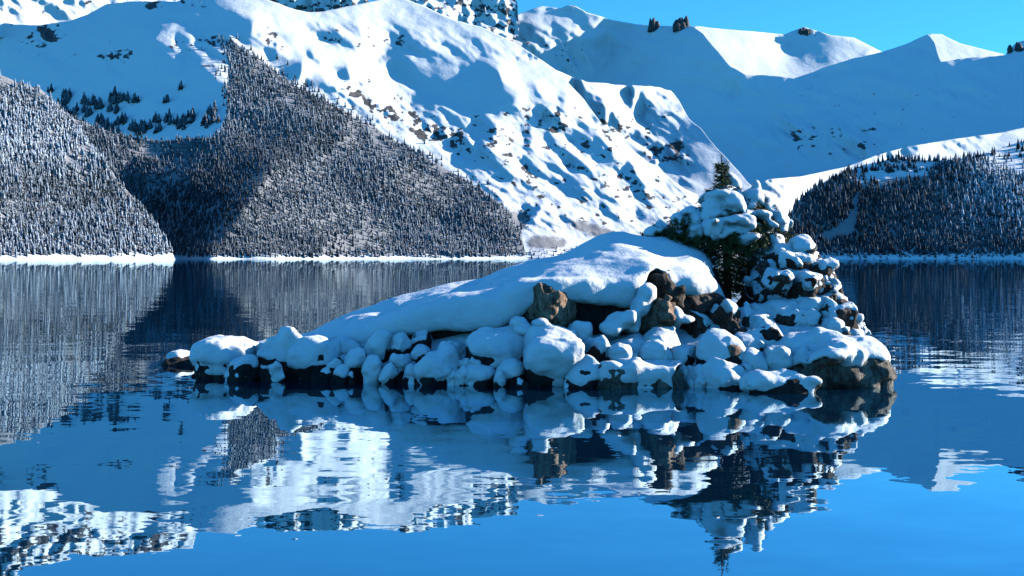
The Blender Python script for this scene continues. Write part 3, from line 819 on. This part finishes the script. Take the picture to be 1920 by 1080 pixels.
for i in order:
    (u, hw, vt, vs, D, t) = smalls[i]
    z = [q for q in zones if u >= q[0]][-1][1]
    cnt[z] = cnt.get(z, 0) + 1
    boulder(u, hw, vt, vs, D, "small snow-capped rock, %s from left in %s" % (words[cnt[z] - 1], z), t=t, boxy=0.15 + 0.3 * ((i * 37) % 10) / 10, drape=0.022, name="small_rock", group="small rocks of the boulder pile", edge_noise=0.9, pitch=0.2, tilt=0.5 * (((i * 53) % 10) / 10 - 0.4))
boulder(828, 42, 653, 714, 29.0, "big egg-shaped snow-covered boulder at the waterline under the snow blanket", t=0.2, ry=0.5, n=10, boxy=0.1)
boulder(935, 60, 620, 672, 29.3, "wide pyramid-shaped snow boulder below the dark undercut", t=0.16, ry=0.6, rz=0.0, n=8, pitch=0.3)
boulder(1036, 57, 618, 700, 28.7, "big angular block with sunlit snow top and blue shaded front", t=0.16, ry=0.75, rz=0.1, boxy=0.55, n=7, pitch=0.42, seed=77, drape=0.03)
boulder(1090, 34, 670, 718, 28.4, "sloping rock with rough sunlit snow at the left end of the long slab", t=0.08, ry=0.4, tilt=0.5, pitch=0.3, rz=0.0)
slab = boulder(1193, 80, 680, 716, 28.3, "long flat slab at the waterline with a bare tan right end", t=0.12, ry=0.42, rz=0.18, boxy=0.85, n=3, mat=M_GREY, seed=11, drape=0.02, pitch=0.1, edge_noise=0.15, bare=[(1280, 708, 28.7, 20, 22, 0.9)])
boulder(1238, 28, 615, 660, 29.5, "peaked snow boulder below the tan split rock", t=0.12, ry=0.5, pitch=0.3)
boulder(1185, 62, 634, 690, 29.4, "broad snow-buried boulder behind the long flat slab", t=0.2, ry=0.7, n=8, pitch=0.35)
ball = boulder(1347, 50, 630, 684, 28.9, "large round boulder with a bare tan patch in its snow cap", t=0.17, ry=0.6, n=8, boxy=0.15, pitch=0.15)
boulder(1355, 36, 678, 721, 28.3, "smooth dome of snow at the waterline in front of the round boulder", t=0.16, ry=0.42, n=8, boxy=0.1)
boulder(1416, 30, 660, 700, 28.8, "rounded boulder with a dark right side beside the cracked block", t=0.14, ry=0.4, bare=[(1446, 682, 29.1, 10, 16, 0.5)])
boulder(1440, 46, 622, 656, 29.8, "thin snow-topped slab sloping down to the right behind the cracked block", t=0.08, ry=0.3, rz=0.0, tilt=-0.42, boxy=0.6)
boulder(1460, 24, 650, 694, 28.8, "upright cracked block with a dark slit along its right edge", t=0.10, ry=0.35, rz=-0.3, boxy=0.6, drape=0.03)
boulder(1455, 68, 706, 727, 27.4, "low flat rock lying in the water in front of the others", t=0.07, ry=0.42, rz=0.0, boxy=0.35, zb=-0.2, drape=0.02, edge_noise=0.8)
boulder(1566, 17, 606, 634, 30.4, "small cone of snow on a rock behind the big right-hand boulder", t=0.16, ry=0.3)
boulder(1583, 13, 615, 620, 30.3, "small bare brown rock beside the snow cone", t=0.03, ry=0.3, mat=M_GREY)
rr_ = np.random.default_rng(91)
wl_ = np.array([(360,711),(500,708),(600,712),(700,716),(800,719),(900,723),(1000,727),(1450,727),(1600,727)])
for k in range(84):
    u = 470 + 1000 * (k + rr_.random()) / 84
    vw = np.interp(u, wl_[:, 0], wl_[:, 1])
    up_ = rr_.random() ** 1.3 * (70 if u > 600 else 30)
    hw = 5 + 9 * rr_.random()
    boulder(u, hw, vw - up_ - hw * 1.3, vw - up_ + hw * (0.1 + 0.5 * rr_.random()), 28.55 + (727 - vw) * 0.09 + up_ * 0.022, "small angular rock with a dab of snow, wedged among the island's front boulders", t=0.05, boxy=0.4, drape=0.012, name="rubble_rock", group="rubble among the front boulders", edge_noise=0.8, seed=500 + k, pitch=0.25, tilt=rr_.normal(0, .35))
big = boulder(1551, 102, 634, 682, 28.3, "biggest boulder at the island's right end, dark front and bare tan right side", t=0.15, ry=1.15, rz=0.3, boxy=0.35, n=9, mat=M_GREY, seed=23, zb=-0.4, drape=0.02, pitch=0.25, edge_noise=0.9,
        bare=[(1640, 712, 28.7, 38, 36, 1.2), (1545, 694, 28.3, 24, 22, 0.8), (1505, 705, 28.3, 26, 20, 0.8), (1595, 712, 28.3, 40, 22, 0.7)])

# ------------------------------------------------------------------ main outcrop: bedrock, blocks and the snow blanket
out = bpy.data.objects.new("rock_outcrop", None); scene.collection.objects.link(out); out.location = (0, 0, 0)
tag(out, "main rock ledge of the island under a long smooth snow blanket", "rock outcrop")
st = np.array([ # u, v ridge, v lip bottom, D lip, lip height
 (560,668,672,31.8,.10),(600,634,650,31.6,.2),(625,606,646,31.4,.28),(650,581,640,31.2,.36),(700,570,640,31.0,.42),(740,556,624,30.8,.42),(800,549,624,30.6,.44),(850,532,614,30.4,.48),(900,520,606,30.3,.5),(940,501,599,30.25,.55),
 (980,490,566,30.1,.5),(1040,487,548,29.95,.45),(1080,481,556,30.15,.5),(1110,458,560,30.3,.5),(1150,444,566,30.4,.5),(1200,450,560,30.5,.45),(1222,448,520,31.1,.35),(1250,450,545,30.8,.35),(1300,456,560,30.9,.35),(1335,470,556,31.3,.3),(1356,520,560,31.8,.2),(1375,580,600,32.0,.1)])
DR = 34.5
h = 0.072
g = Grid((-6.2, 29.2, -0.4), (7.0, 38.6, 4.1), h)
xs = X_(st[:, 0], DR)
gx = g.x[:, 0, 0]
rid = np.interp(gx, xs, Z_(st[:, 1], DR))[:, None]
yl = np.interp(gx, X_(st[:, 0], st[:, 3]), st[:, 3])[:, None]
zl = np.interp(gx, X_(st[:, 0], st[:, 3]), Z_(st[:, 2], st[:, 3]))[:, None]
lh = np.interp(gx, X_(st[:, 0], st[:, 3]), st[:, 4])[:, None]
yy = g.y[0, :, 0][None, :]
yl = yl + 0.32 * fbm(gx * 0.9, 0.3, 1.0, 4, 0.6)[:, None]
zl = zl + 0.20 * fbm(gx * 1.3, 2.3, 1.0, 4, 0.55)[:, None]
s = np.clip((yy - yl) / (DR - yl), 0, 1)
front = zl + lh + (rid - zl - lh) * (0.45 * s + 0.55 * (1 - np.cos(s * math.pi)) / 2)
sb = np.clip((yy - DR) / 3.4, 0, 1.3)
back = rid - (rid + 0.5) * (1 - np.cos(sb * math.pi / 2)) * 1.0
Zt = np.where(yy < DR, front, back)
Zt = Zt + 0.25 * fbm(g.x[:, :, 0] * 1.0, g.y[0, :, 0][None, :] * 1.0, 3.3, 4, 0.5) * sstep(0, 1.2, rid)
Zb = zl + (Zt - zl - 0.2) * sstep(0.0, 0.35, s)          # underside of the snow / top of the rock
Zb = np.minimum(Zb, Zt - 0.18)
Zt = blur(Zt, 2, 2)
snow = np.maximum(np.maximum(g.z - Zt[:, :, None], (Zb[:, :, None] - 0.25) - g.z), (yl[:, :, None] - g.y))
endx = np.maximum(g.x - 6.05, -5.55 - g.x)
snow = blur(np.maximum(snow, endx), 2, 2) - 0.02
snow = snow + 0.10 * gfbm(g, snow, 1.25, (0, 0, 0), 4, 0.5)
under = 0.42 + 0.12 * fbm(g.x * 1.1, 0.2, g.z * 1.1, 3)
bed = np.maximum(g.z - (Zb[:, :, None] + 0.02), (yl[:, :, None] + under - 0.15 * np.clip(1.2 - g.z, 0, 1)) - g.y)
bed = np.maximum(bed, endx + 0.12)
bed = bed + 0.13 * gfbm(g, bed, (1.3, 1.3, 1.8), (0, 0, 0), 4, 0.6)
# notch of bare rock in the blanket
notch = ((g.x - X_(1232, 31)) / 0.30) ** 2 + ((g.y - 30.9) / 0.75) ** 2 + ((g.z - Z_(530, 31)) / 0.34) ** 2
snow = np.maximum(snow, (1 - np.sqrt(notch)) * 0.3)
link("bedrock", surface(g, bed, "bedrock"), out, M_ROCK)
link("snow_blanket", surface(g, snow, "snow_blanket"), out, M_SNOW)

# low rocky base of the whole island
g = Grid((-8.6, 28.2, -0.5), (9.4, 39.5, 1.5), 0.10)
fu = np.array([(330,33.5),(360,31.2),(500,30.9),(600,30.4),(700,30.0),(800,29.7),(900,29.4),(1000,29.1),(1100,29.1),(1300,29.1),(1450,29.1),(1600,29.2),(1650,30.0),(1690,33)])
yf = np.interp(g.x[:, 0, 0], X_(fu[:, 0], fu[:, 1]), fu[:, 1])[:, None] + 0.15 * fbm(g.x[:, 0, 0] * 1.2, 0.7, 0.2, 3)[:, None]
dist = g.y[0, :, 0][None, :] - yf
bz = np.clip(dist * 0.42, -0.6, 0.95) * np.interp(g.x[:, 0, 0], [-8.3, -6.2, -4.5, 8.0, 9.0], [0.05, 0.25, 1.0, 1.0, 0.1])[:, None]
bz = np.where(dist > 0, bz, -0.6 + 0 * bz)
bz = bz - np.clip((g.y[0, :, 0][None, :] - 36.6) * 0.6, 0, 2)
base = g.z - bz[:, :, None] + 0 * g.x
base = base + 0.18 * gfbm(g, base, 1.5, (0, 0, 0), 4, 0.55, 0.5)
base = np.maximum(base, np.maximum(-8.3 - g.x, g.x - 9.1))
link("island_base", surface(g, base, "island_base"), out, M_ROCK)
sw = blur(sweep(base, 3), 1, 2) + 0.0
sn = sw - 0.14 + 0.26 * sstep(0.32, 0.12, g.z + 0.0 * g.x)
link("snow_bank", surface(g, np.maximum(sn, 0.12 - g.z), "snow_bank"), out, M_SNOW)

def block(u0, u1, v0, v1, D0, D1, mat, seed, rz=0.0, t=0.0, boxy=0.7, tilt=0.0, parent=None, name="rock_block", n=6, rough=0.05, infl=-0.02, zb=None, h=None, noise_cover=0.0, nsc=1.6, pitch=0.0, snowname="snow_cap"):
    Dm = (D0 + D1) / 2
    rx = (u1 - u0) / 2 * Dm / F; ry = (D1 - D0) / 2
    zt = float(Z_(v0, D0 + 0.3)) - t; zbv = float(Z_(v1, D0)) if zb is None else zb
    rzv = (zt - zbv) / 2 / 0.93
    c = (float(X_((u0 + u1) / 2, Dm)), Dm, (zt + zbv) / 2)
    h = float(np.clip(max(rx, ry, rzv) / 20, 0.034, 0.06)) if h is None else h * 1.35
    e = math.hypot(rx, ry) * 1.05 if abs(rz) > 0.02 else None
    ex, ey = (e, e) if e else (rx * 1.1, ry * 1.1)
    g = Grid((c[0] - ex - .1, c[1] - ey - .1, c[2] - rzv * 1.15 - rx * abs(math.sin(tilt))), (c[0] + ex + .1, c[1] + ey + .1, c[2] + rzv * 1.15 + t + .2 + rx * abs(math.sin(tilt))), h)
    A = poly_sdf(g, c, (rx, ry, rzv), seed, n, rz, tilt, pitch, boxy, rough, nsc)
    o = link(name, surface(g, A, name), parent, mat)
    if t > 0:
        Sw = blur(sweep(A, t / h), max(1, int(0.06 / h)), 2)
        Sn = Sw - infl + 0.06 * gfbm(g, Sw, 3.4, (0, 0, seed), 4, 0.6) - noise_cover * np.clip(gfbm(g, Sw, 4.5, (0, 0, 2), 4, 0.6), -0.2, 1)
        sm = surface(g, Sn, snowname)
        if sm: link(snowname, sm, o, M_SNOW)
    return o
block(990, 1066, 540, 650, 29.7, 31.0, M_TAN, 3, rz=0.68, parent=out, rough=0.16, nsc=2.4, boxy=0.5, n=9)
block(978, 1010, 572, 650, 29.9, 31.0, M_BROWN, 4, rz=0.5, parent=out, rough=0.14, nsc=2.4)
block(1056, 1110, 540, 650, 30.9, 32.2, M_BROWN, 5, rz=0.5, parent=out, rough=0.16, nsc=2.2, boxy=0.5, n=9)
block(1092, 1130, 533, 640, 30.7, 31.6, M_BROWN, 6, rz=-0.5, parent=out, tilt=0.12, rough=0.14, nsc=2.4, boxy=0.5, n=9)
block(1122, 1165, 556, 650, 30.8, 31.9, M_BROWN, 7, rz=0.9, parent=out, rough=0.15, nsc=2.6, boxy=0.5, n=9)
block(1160, 1212, 566, 650, 30.6, 31.7, M_BROWN, 15, rz=0.7, parent=out, rough=0.15, nsc=2.4, boxy=0.5, n=9)
block(1204, 1256, 556, 640, 29.9, 31.0, M_TAN, 8, rz=0.68, parent=out, rough=0.16, nsc=2.8, boxy=0.5, n=9)
block(1206, 1252, 505, 580, 30.7, 31.8, M_BROWN, 9, rz=0.6, parent=out, rough=0.18, nsc=2.4, boxy=0.4, n=10)
block(1248, 1345, 546, 584, 31.0, 32.5, M_BROWN, 10, rz=0.35, parent=out, tilt=-0.12, rough=0.10, nsc=2.4)
block(1250, 1345, 578, 650, 31.1, 32.5, M_BROWN, 12, rz=0.6, parent=out, tilt=0.14, rough=0.10, nsc=2.2)
block(1268, 1330, 588, 640, 30.7, 31.6, M_BROWN, 16, rz=0.8, parent=out, tilt=0.3, rough=0.12, nsc=2.6, t=0.04)
block(1335, 1372, 572, 650, 30.6, 31.8, M_BROWN, 13, rz=0.6, parent=out, t=0.08, rough=0.12, nsc=2.6)
block(1368, 1410, 580, 650, 30.9, 32.0, M_BROWN, 14, rz=0.5, parent=out, t=0.10, rough=0.12, nsc=2.6)
block(1610, 1656, 672, 745, 28.5, 29.6, M_GREY, 61, rz=0.8, parent=big, rough=0.05, name="bare_face", boxy=0.75, n=4, zb=-0.4)
block(1250, 1273, 696, 735, 28.3, 28.9, M_GREY, 62, rz=0.7, parent=slab, rough=0.03, name="bare_end", boxy=0.8, n=4, zb=-0.3)
block(1358, 1386, 646, 672, 28.75, 29.2, M_TAN, 63, rz=0.8, parent=ball, rough=0.04, name="bare_patch", boxy=0.3)
# lumps of snow fallen on the ledges of the outcrop
def lump(name, spec, parent, h=0.045, k=1, rough=0.08):
    """spec: list of (u, v, D, ru px, rv px, depth m)"""
    cs = [(at(u, v, D), ru * D / F, rd, rv * D / F) for (u, v, D, ru, rv, rd) in spec]
    lo = np.min([c[0] - np.array(c[1:]) for c in cs], 0) - .05; hi = np.max([c[0] + np.array(c[1:]) for c in cs], 0) + .05
    g = Grid(lo, hi, h)
    A = g.full()
    for (c, rx, ry, rz) in cs:
        q = np.sqrt(((g.x - c[0]) / rx) ** 2 + ((g.y - c[1]) / ry) ** 2 + ((g.z - c[2]) / rz) ** 2) - 1
        A = np.minimum(A, q * min(rx, ry, rz))
    A = blur(A, k, 2)
    A = A + rough * gfbm(g, A, 2.6, (0, 0, 0), 3)
    m = surface(g, A, name)
    return link(name, m, parent, M_SNOW) if m else None
lump("snow_lump", [(1176,602,30.1,38,22,.55),(1150,613,30.0,22,12,.4),(1198,578,30.3,22,26,.4),(1210,550,30.4,18,16,.4),(1190,618,29.9,26,12,.4)], out, rough=0.13)
lump("snow_lump", [(1016,606,29.6,15,9,.22),(1030,618,29.55,15,8,.22)], out, h=0.025)
lump("snow_lump", [(972,608,29.8,15,14,.28),(982,620,29.7,20,11,.3)], out, h=0.025)
lump("snow_lump", [(1265,596,30.4,12,16,.25),(1290,600,30.4,18,5,.2)], out, h=0.025)

# right-hand tower of stacked rock
tower = bpy.data.objects.new("rock_tower", None); scene.collection.objects.link(tower)
tag(tower, "stepped rock tower right of the spruce with snow on every ledge", "rock outcrop")
block(1395, 1594, 590, 690, 30.6, 35.0, M_BROWN, 31, rz=0.25, t=0.16, parent=tower, boxy=0.5, n=12, rough=0.24, infl=-0.01, zb=-0.3, noise_cover=0.12, name="rock_tier", h=0.045, nsc=1.3, pitch=0.15)
block(1408, 1578, 540, 640, 31.2, 35.0, M_BROWN, 32, rz=0.2, t=0.22, parent=tower, boxy=0.45, n=12, rough=0.22, infl=-0.03, name="rock_tier", h=0.045, noise_cover=0.06, nsc=1.3, pitch=0.1)
block(1416, 1556, 490, 580, 31.8, 34.8, M_BROWN, 33, rz=0.3, t=0.20, parent=tower, boxy=0.4, n=12, rough=0.20, infl=-0.04, name="rock_tier", h=0.04, noise_cover=0.05, nsc=1.5, pitch=0.2)
block(1440, 1540, 456, 530, 32.4, 34.5, M_BROWN, 34, rz=0.2, t=0.18, parent=tower, boxy=0.35, n=12, rough=0.16, infl=-0.04, name="rock_tier", h=0.035, noise_cover=0.05, pitch=0.15)
block(1474, 1526, 442, 490, 32.8, 34.0, M_GREY, 35, rz=0.2, t=0.16, parent=tower, boxy=0.3, n=12, rough=0.08, infl=-0.02, name="rock_tier", h=0.03)
for (u0_, u1_, v0_, v1_, d0_, d1_, sd) in [(1428,1496,462,530,32.7,34.4,78),(1500,1552,474,540,32.2,34.0,79),(1420,1470,500,545,31.4,32.6,71),(1480,1535,508,552,31.5,32.8,72),(1436,1515,572,606,30.9,32.4,73),(1515,1585,560,640,30.9,32.6,74),(1400,1452,585,645,30.5,31.6,75),(1455,1490,470,505,32.0,33.2,76),(1530,1592,598,650,30.4,31.8,77)]:
    block(u0_, u1_, v0_, v1_, d0_, d1_, M_BROWN, sd, rz=0.4, t=0.10, parent=tower, boxy=0.4, n=10, rough=0.16, infl=-0.02, name="rock_ledge", noise_cover=0.05, nsc=2.4, pitch=0.2)

# ------------------------------------------------------------------ snow-laden spruce
TD = 34.6
def tube(path, rad, sides=7):
    path = np.array(path, float); V = []; Fc = []
    for i, p in enumerate(path):
        d = path[min(i + 1, len(path) - 1)] - path[max(i - 1, 0)]; d /= np.linalg.norm(d) + 1e-9
        a = np.cross(d, [0.3, 0.9, 0.1]); a /= np.linalg.norm(a); b = np.cross(d, a)
        for j in range(sides):
            t = j * 2 * math.pi / sides
            V.append(p + rad[i] * (math.cos(t) * a + math.sin(t) * b))
    for i in range(len(path) - 1):
        for j in range(sides):
            k = (j + 1) % sides
            Fc.append((i * sides + j, i * sides + k, (i + 1) * sides + k, (i + 1) * sides + j))
    return np.array(V), np.array(Fc)
tb = at(1362, 625, TD)
sp = bpy.data.objects.new("spruce_tree", None); scene.collection.objects.link(sp); sp.location = tb
tag(sp, "stunted spruce on the island bowed under heavy snow, bare leader on top", "tree")
bpy.context.view_layer.update()
def tpart(name, V, Fc, mat, smooth=True):
    me = mesh_np(name, np.asarray(V) - tb, Fc, smooth)
    return link(name, me, sp, mat)
top = at(1353, 291, TD)
path = [tb + (top - tb) * t + np.array([0.10 * math.sin(t * 5), 0.06 * math.cos(t * 4), 0]) * (1 - t) for t in np.linspace(0, 1, 14)]
rad = [0.13 * (1 - t) ** 0.8 + 0.008 for t in np.linspace(0, 1, 14)]
V, Fc = tube(path, rad, 8)
tpart("trunk", V, Fc, M_BARK)
def axis(z):
    t = np.clip((z - tb[2]) / (top[2] - tb[2]), 0, 1)
    return tb + (top - tb) * t
# crown radius by photograph row, left and right
prof = np.array([(302,.04,.04),(314,.20,.20),(320,.12,.12),(330,.18,.20),(348,.28,.36),(365,.62,1.15),(385,.95,1.30),(405,1.35,1.55),(425,1.65,1.75),(445,1.75,1.85),(465,1.2,1.65),(490,.85,1.2),(515,.75,1.0),(540,.6,.8)])
def crad(v, a):
    l = np.interp(v, prof[:, 0], prof[:, 1]); r = np.interp(v, prof[:, 0], prof[:, 2])
    w = 0.5 + 0.5 * math.cos(a)
    return l * (1 - w) + r * w
R = np.random.default_rng(55)
TV = []; TF = []; BV = []; BF = []; toff = 0; boff = 0
def needles(p, d, ln, side_n=9, nl=0.085, w=0.016):
    """a twig with needles as thin blades"""
    global toff
    d = d / (np.linalg.norm(d) + 1e-9)
    a = np.cross(d, [0, 0, 1.0]); a /= np.linalg.norm(a) + 1e-9; b = np.cross(a, d)
    for k in range(side_n):
        s = p + d * ln * (k + R.random()) / side_n
        for sg in (-1, 1):
            t = R.normal(0, 0.55)
            o = sg * (math.cos(t) * a + math.sin(t) * b) * 0.8 + d * 0.75
            o /= np.linalg.norm(o)
            q = np.cross(o, R.normal(size=3)); q /= np.linalg.norm(q)
            l = nl * (0.7 + 0.6 * R.random())
            TV.extend([s - q * w * .5, s + q * w * .5, s + o * l * .6 + q * w * .5, s + o * l])
            TF.append((toff, toff + 1, toff + 2, toff + 3)); toff += 4
nb = 0
for v in np.concatenate([np.linspace(312, 345, 6), np.linspace(352, 540, 30)]):
    z = float(Z_(v, TD)); n = 5 if v < 346 else 7
    a0 = R.random() * 6.28
    for j in range(n):
        a = a0 + j * 2 * math.pi / n + R.normal(0, .18)
        ln = crad(v, a) * (0.8 + 0.35 * R.random()) * (0.72 if v < 455 else 1.0) * (0.7 if v < 346 else 1.0) * (0.55 if (math.sin(a) < 0 and 346 < v < 455) else 1.0)
        base_ = axis(z)
        up = 0.25 if v < 330 else (-0.05 if v < 360 else -0.28 - 0.25 * R.random())
        m = 7
        pts = []
        for i in range(m):
            s_ = i / (m - 1)
            pts.append(base_ + np.array([math.cos(a), math.sin(a) * 0.95, 0]) * ln * s_ + np.array([0, 0, up * ln * s_ ** 1.4 + 0.10 * ln * s_ ** 3]))
        rr = 0.006 + 0.011 * ln
        V, Fc = tube(pts, [rr * (1 - 0.8 * i / (m - 1)) for i in range(m)], 5)
        BV.append(V); BF.append(Fc + boff); boff += len(V)
        nt_ = max(3, int(ln * 13))
        for i in range(nt_):
            s_ = 0.22 + 0.78 * (i + R.random()) / nt_
            f_ = s_ * (m - 1); i0 = min(int(f_), m - 2)
            p = pts[i0] * (1 - (f_ - i0)) + pts[i0 + 1] * (f_ - i0)
            dd = pts[i0 + 1] - pts[i0]; dd /= np.linalg.norm(dd)
            sd = np.cross(dd, [0, 0, 1.0]) * (1 if i % 2 else -1)
            dv_ = dd * 0.7 + sd * 0.8 + np.array([0, 0, -0.15 + 0.2 * R.normal()])
            needles(p, dv_, 0.16 + 0.16 * min(ln, 1.0) * (1.1 - s_ * 0.6), 7)
        needles(pts[-2], pts[-1] - pts[-2], 0.14, 8)
for zt_ in np.linspace(0, 1, 16):
    p = axis(float(Z_(292 + 30 * zt_, TD))); needles(p, np.array([R.normal() * .3, R.normal() * .3, 1.0]), 0.05, 3, 0.05, 0.010)
pads = [
 [(1366,338,36.0,14,15,.20),(1376,350,35.9,12,12,.2)],
 [(1352,372,35.7,36,20,.55),(1335,388,35.5,24,20,.45),(1372,390,35.4,26,22,.45),(1352,404,35.3,34,14,.4),(1328,404,35.4,16,20,.35),(1352,362,36.0,26,16,.6)],
 [(1414,372,35.7,20,20,.35),(1419,356,35.8,8,14,.16),(1405,388,35.5,16,12,.3)],
 [(1290,398,35.7,30,16,.5),(1272,408,35.6,16,24,.4),(1300,414,35.5,18,16,.35),(1264,424,35.5,8,20,.25),(1318,402,35.7,14,18,.35)],
 [(1372,418,35.2,48,16,.6),(1340,428,35.1,22,22,.4),(1405,424,35.2,34,16,.5),(1375,436,35.0,22,12,.35),(1350,442,35.0,18,16,.3),(1428,432,35.3,18,14,.35)],
 [(1448,398,35.9,18,24,.5),(1458,420,35.7,18,22,.45),(1436,385,35.9,16,18,.45),(1466,436,35.7,12,18,.35)],
 [(1408,446,34.9,24,13,.4),(1390,452,34.9,12,12,.28),(1424,442,34.9,14,12,.28)],
 [(1306,432,35.3,18,14,.35),(1298,440,35.2,10,12,.25)],
 [(1458,462,35.0,14,22,.35),(1448,448,35.1,16,14,.35),(1464,478,34.9,8,14,.2)],
 [(1440,470,35.0,12,10,.25)],
 [(1425,405,35.4,26,14,.4),(1400,400,35.4,18,12,.35),(1440,425,35.3,20,14,.4)],
 [(1330,440,36.8,40,18,.6),(1300,420,37.2,40,18,.6),(1370,400,37.3,50,22,.7),(1430,420,37.4,40,20,.7)],
 [(1352,372,36.9,40,20,.6),(1400,380,36.9,30,18,.5)],
 [(1380,520,34.8,14,6,.2),(1420,505,34.9,10,5,.2)], [(1400,527,34.6,10,12,.2)], [(1366,515,34.7,8,10,.15)], [(1345,500,34.8,10,6,.2)]]
pads = [[(u, v, D - 1.0, a_, b_, c_) for (u, v, D, a_, b_, c_) in sp_] for sp_ in pads]
for spec in pads[1:11]:
    for (u, v, D, ru, rv, rd) in spec:
        c = at(u, v, D); rx = ru * D / F; rz = rv * D / F
        for k in range(int(14 + 70 * rx)):
            a = R.random() * 6.28
            o = np.array([math.cos(a) * rx * 0.92, math.sin(a) * rd * 0.9 - 0.05, -rz * (0.65 + 0.35 * R.random())])
            if R.random() < 0.14: o = np.array([math.cos(a) * rx, math.sin(a) * rd, rz * (R.random() - 0.35)]) * 0.98
            needles(c + o * 0.9, np.array([math.cos(a) * 0.7, math.sin(a) * 0.7, -0.95 + 0.35 * R.normal()]), 0.20 + 0.20 * R.random(), 11, 0.09, 0.02)
tpart("branches", np.concatenate(BV), np.concatenate(BF), M_BARK)
tpart("foliage", np.array(TV), np.array(TF), M_NEEDLE, False)
# snow pads, each a clump resting on the boughs
def snow_part(spec, parent, org, h=0.04, k=1, rough=0.13):
    cs = [(at(u, v, D), 1.12 * ru * D / F, rd * 1.12, 0.92 * rv * D / F) for (u, v, D, ru, rv, rd) in spec]
    lo = np.min([c[0] - np.array(c[1:]) for c in cs], 0) - .1; hi = np.max([c[0] + np.array(c[1:]) for c in cs], 0) + .1
    lo[2] -= 0.1
    g = Grid(lo, hi, h)
    A = g.full()
    # drooping lobes: the lower edge hangs further where the bough does
    hang = 0.34 * fbm(g.x * 3.6, g.y * 3.6, 4.2, 3)
    for (c, rx, ry, rz) in cs:
        zz = g.z - c[2]
        zz = np.where(zz < 0, (zz + hang * 0.6) * 1.05, zz)
        q = np.sqrt(((g.x - c[0]) / rx) ** 2 + ((g.y - c[1]) / ry) ** 2 + (zz / rz) ** 2) - 1
        A = np.minimum(A, q * min(rx, ry, rz))
    A = blur(A, k, 2)
    A = A + rough * gfbm(g, A, 2.4, (0, 0, 0), 3) + 0.012 * gfbm(g, A, 9.0, (0, 0, 0), 2)
    m = surface(g, A, "snow_clump")
    if not m: return
    co = np.empty(len(m.vertices) * 3, dtype=np.float32); m.vertices.foreach_get('co', co)
    co = co.reshape(-1, 3) - org.astype(np.float32); m.vertices.foreach_set('co', co.ravel()); m.update()
    return link("snow_clump", m, parent, M_SNOW)
for s_ in pads: snow_part(s_, sp, tb)
# low shrub left of the spruce
sb_ = at(1245, 462, 34.8)
shrub = bpy.data.objects.new("spruce_shrub", None); scene.collection.objects.link(shrub); shrub.location = sb_
tag(shrub, "low snow-smothered shrub left of the spruce, on top of the snow ledge", "shrub")
TV = []; TF = []; toff = 0; BV = []; BF = []; boff = 0
for (uu, vv) in [(1225,446),(1245,444),(1262,446),(1280,446),(1295,448)]:
    b0 = at(uu, 462, 34.8)
    for j in range(16):
        a = R.random() * 6.28; e = at(uu, vv, 34.8) + np.array([math.cos(a) * .35, math.sin(a) * .35, 0.15 * R.normal()])
        V, Fc = tube([b0, (b0 + e) / 2 + [0, 0, .04], e], [.012, .008, .004], 5); BV.append(V); BF.append(Fc + boff); boff += len(V)
        for k in range(5): needles(b0 + (e - b0) * (0.4 + .12 * k), (e - b0) + R.normal(0, .15, 3), .16, 6)
me = mesh_np("branches", np.concatenate(BV) - sb_, np.concatenate(BF)); link("branches", me, shrub, M_BARK)
me = mesh_np("foliage", np.array(TV) - sb_, np.array(TF), False); link("foliage", me, shrub, M_NEEDLE)
for s_ in [[(1237,432,34.8,24,12,.4),(1222,438,34.7,12,9,.3)], [(1278,438,34.7,18,10,.3)]]: snow_part(s_, shrub, sb_, rough=0.05)
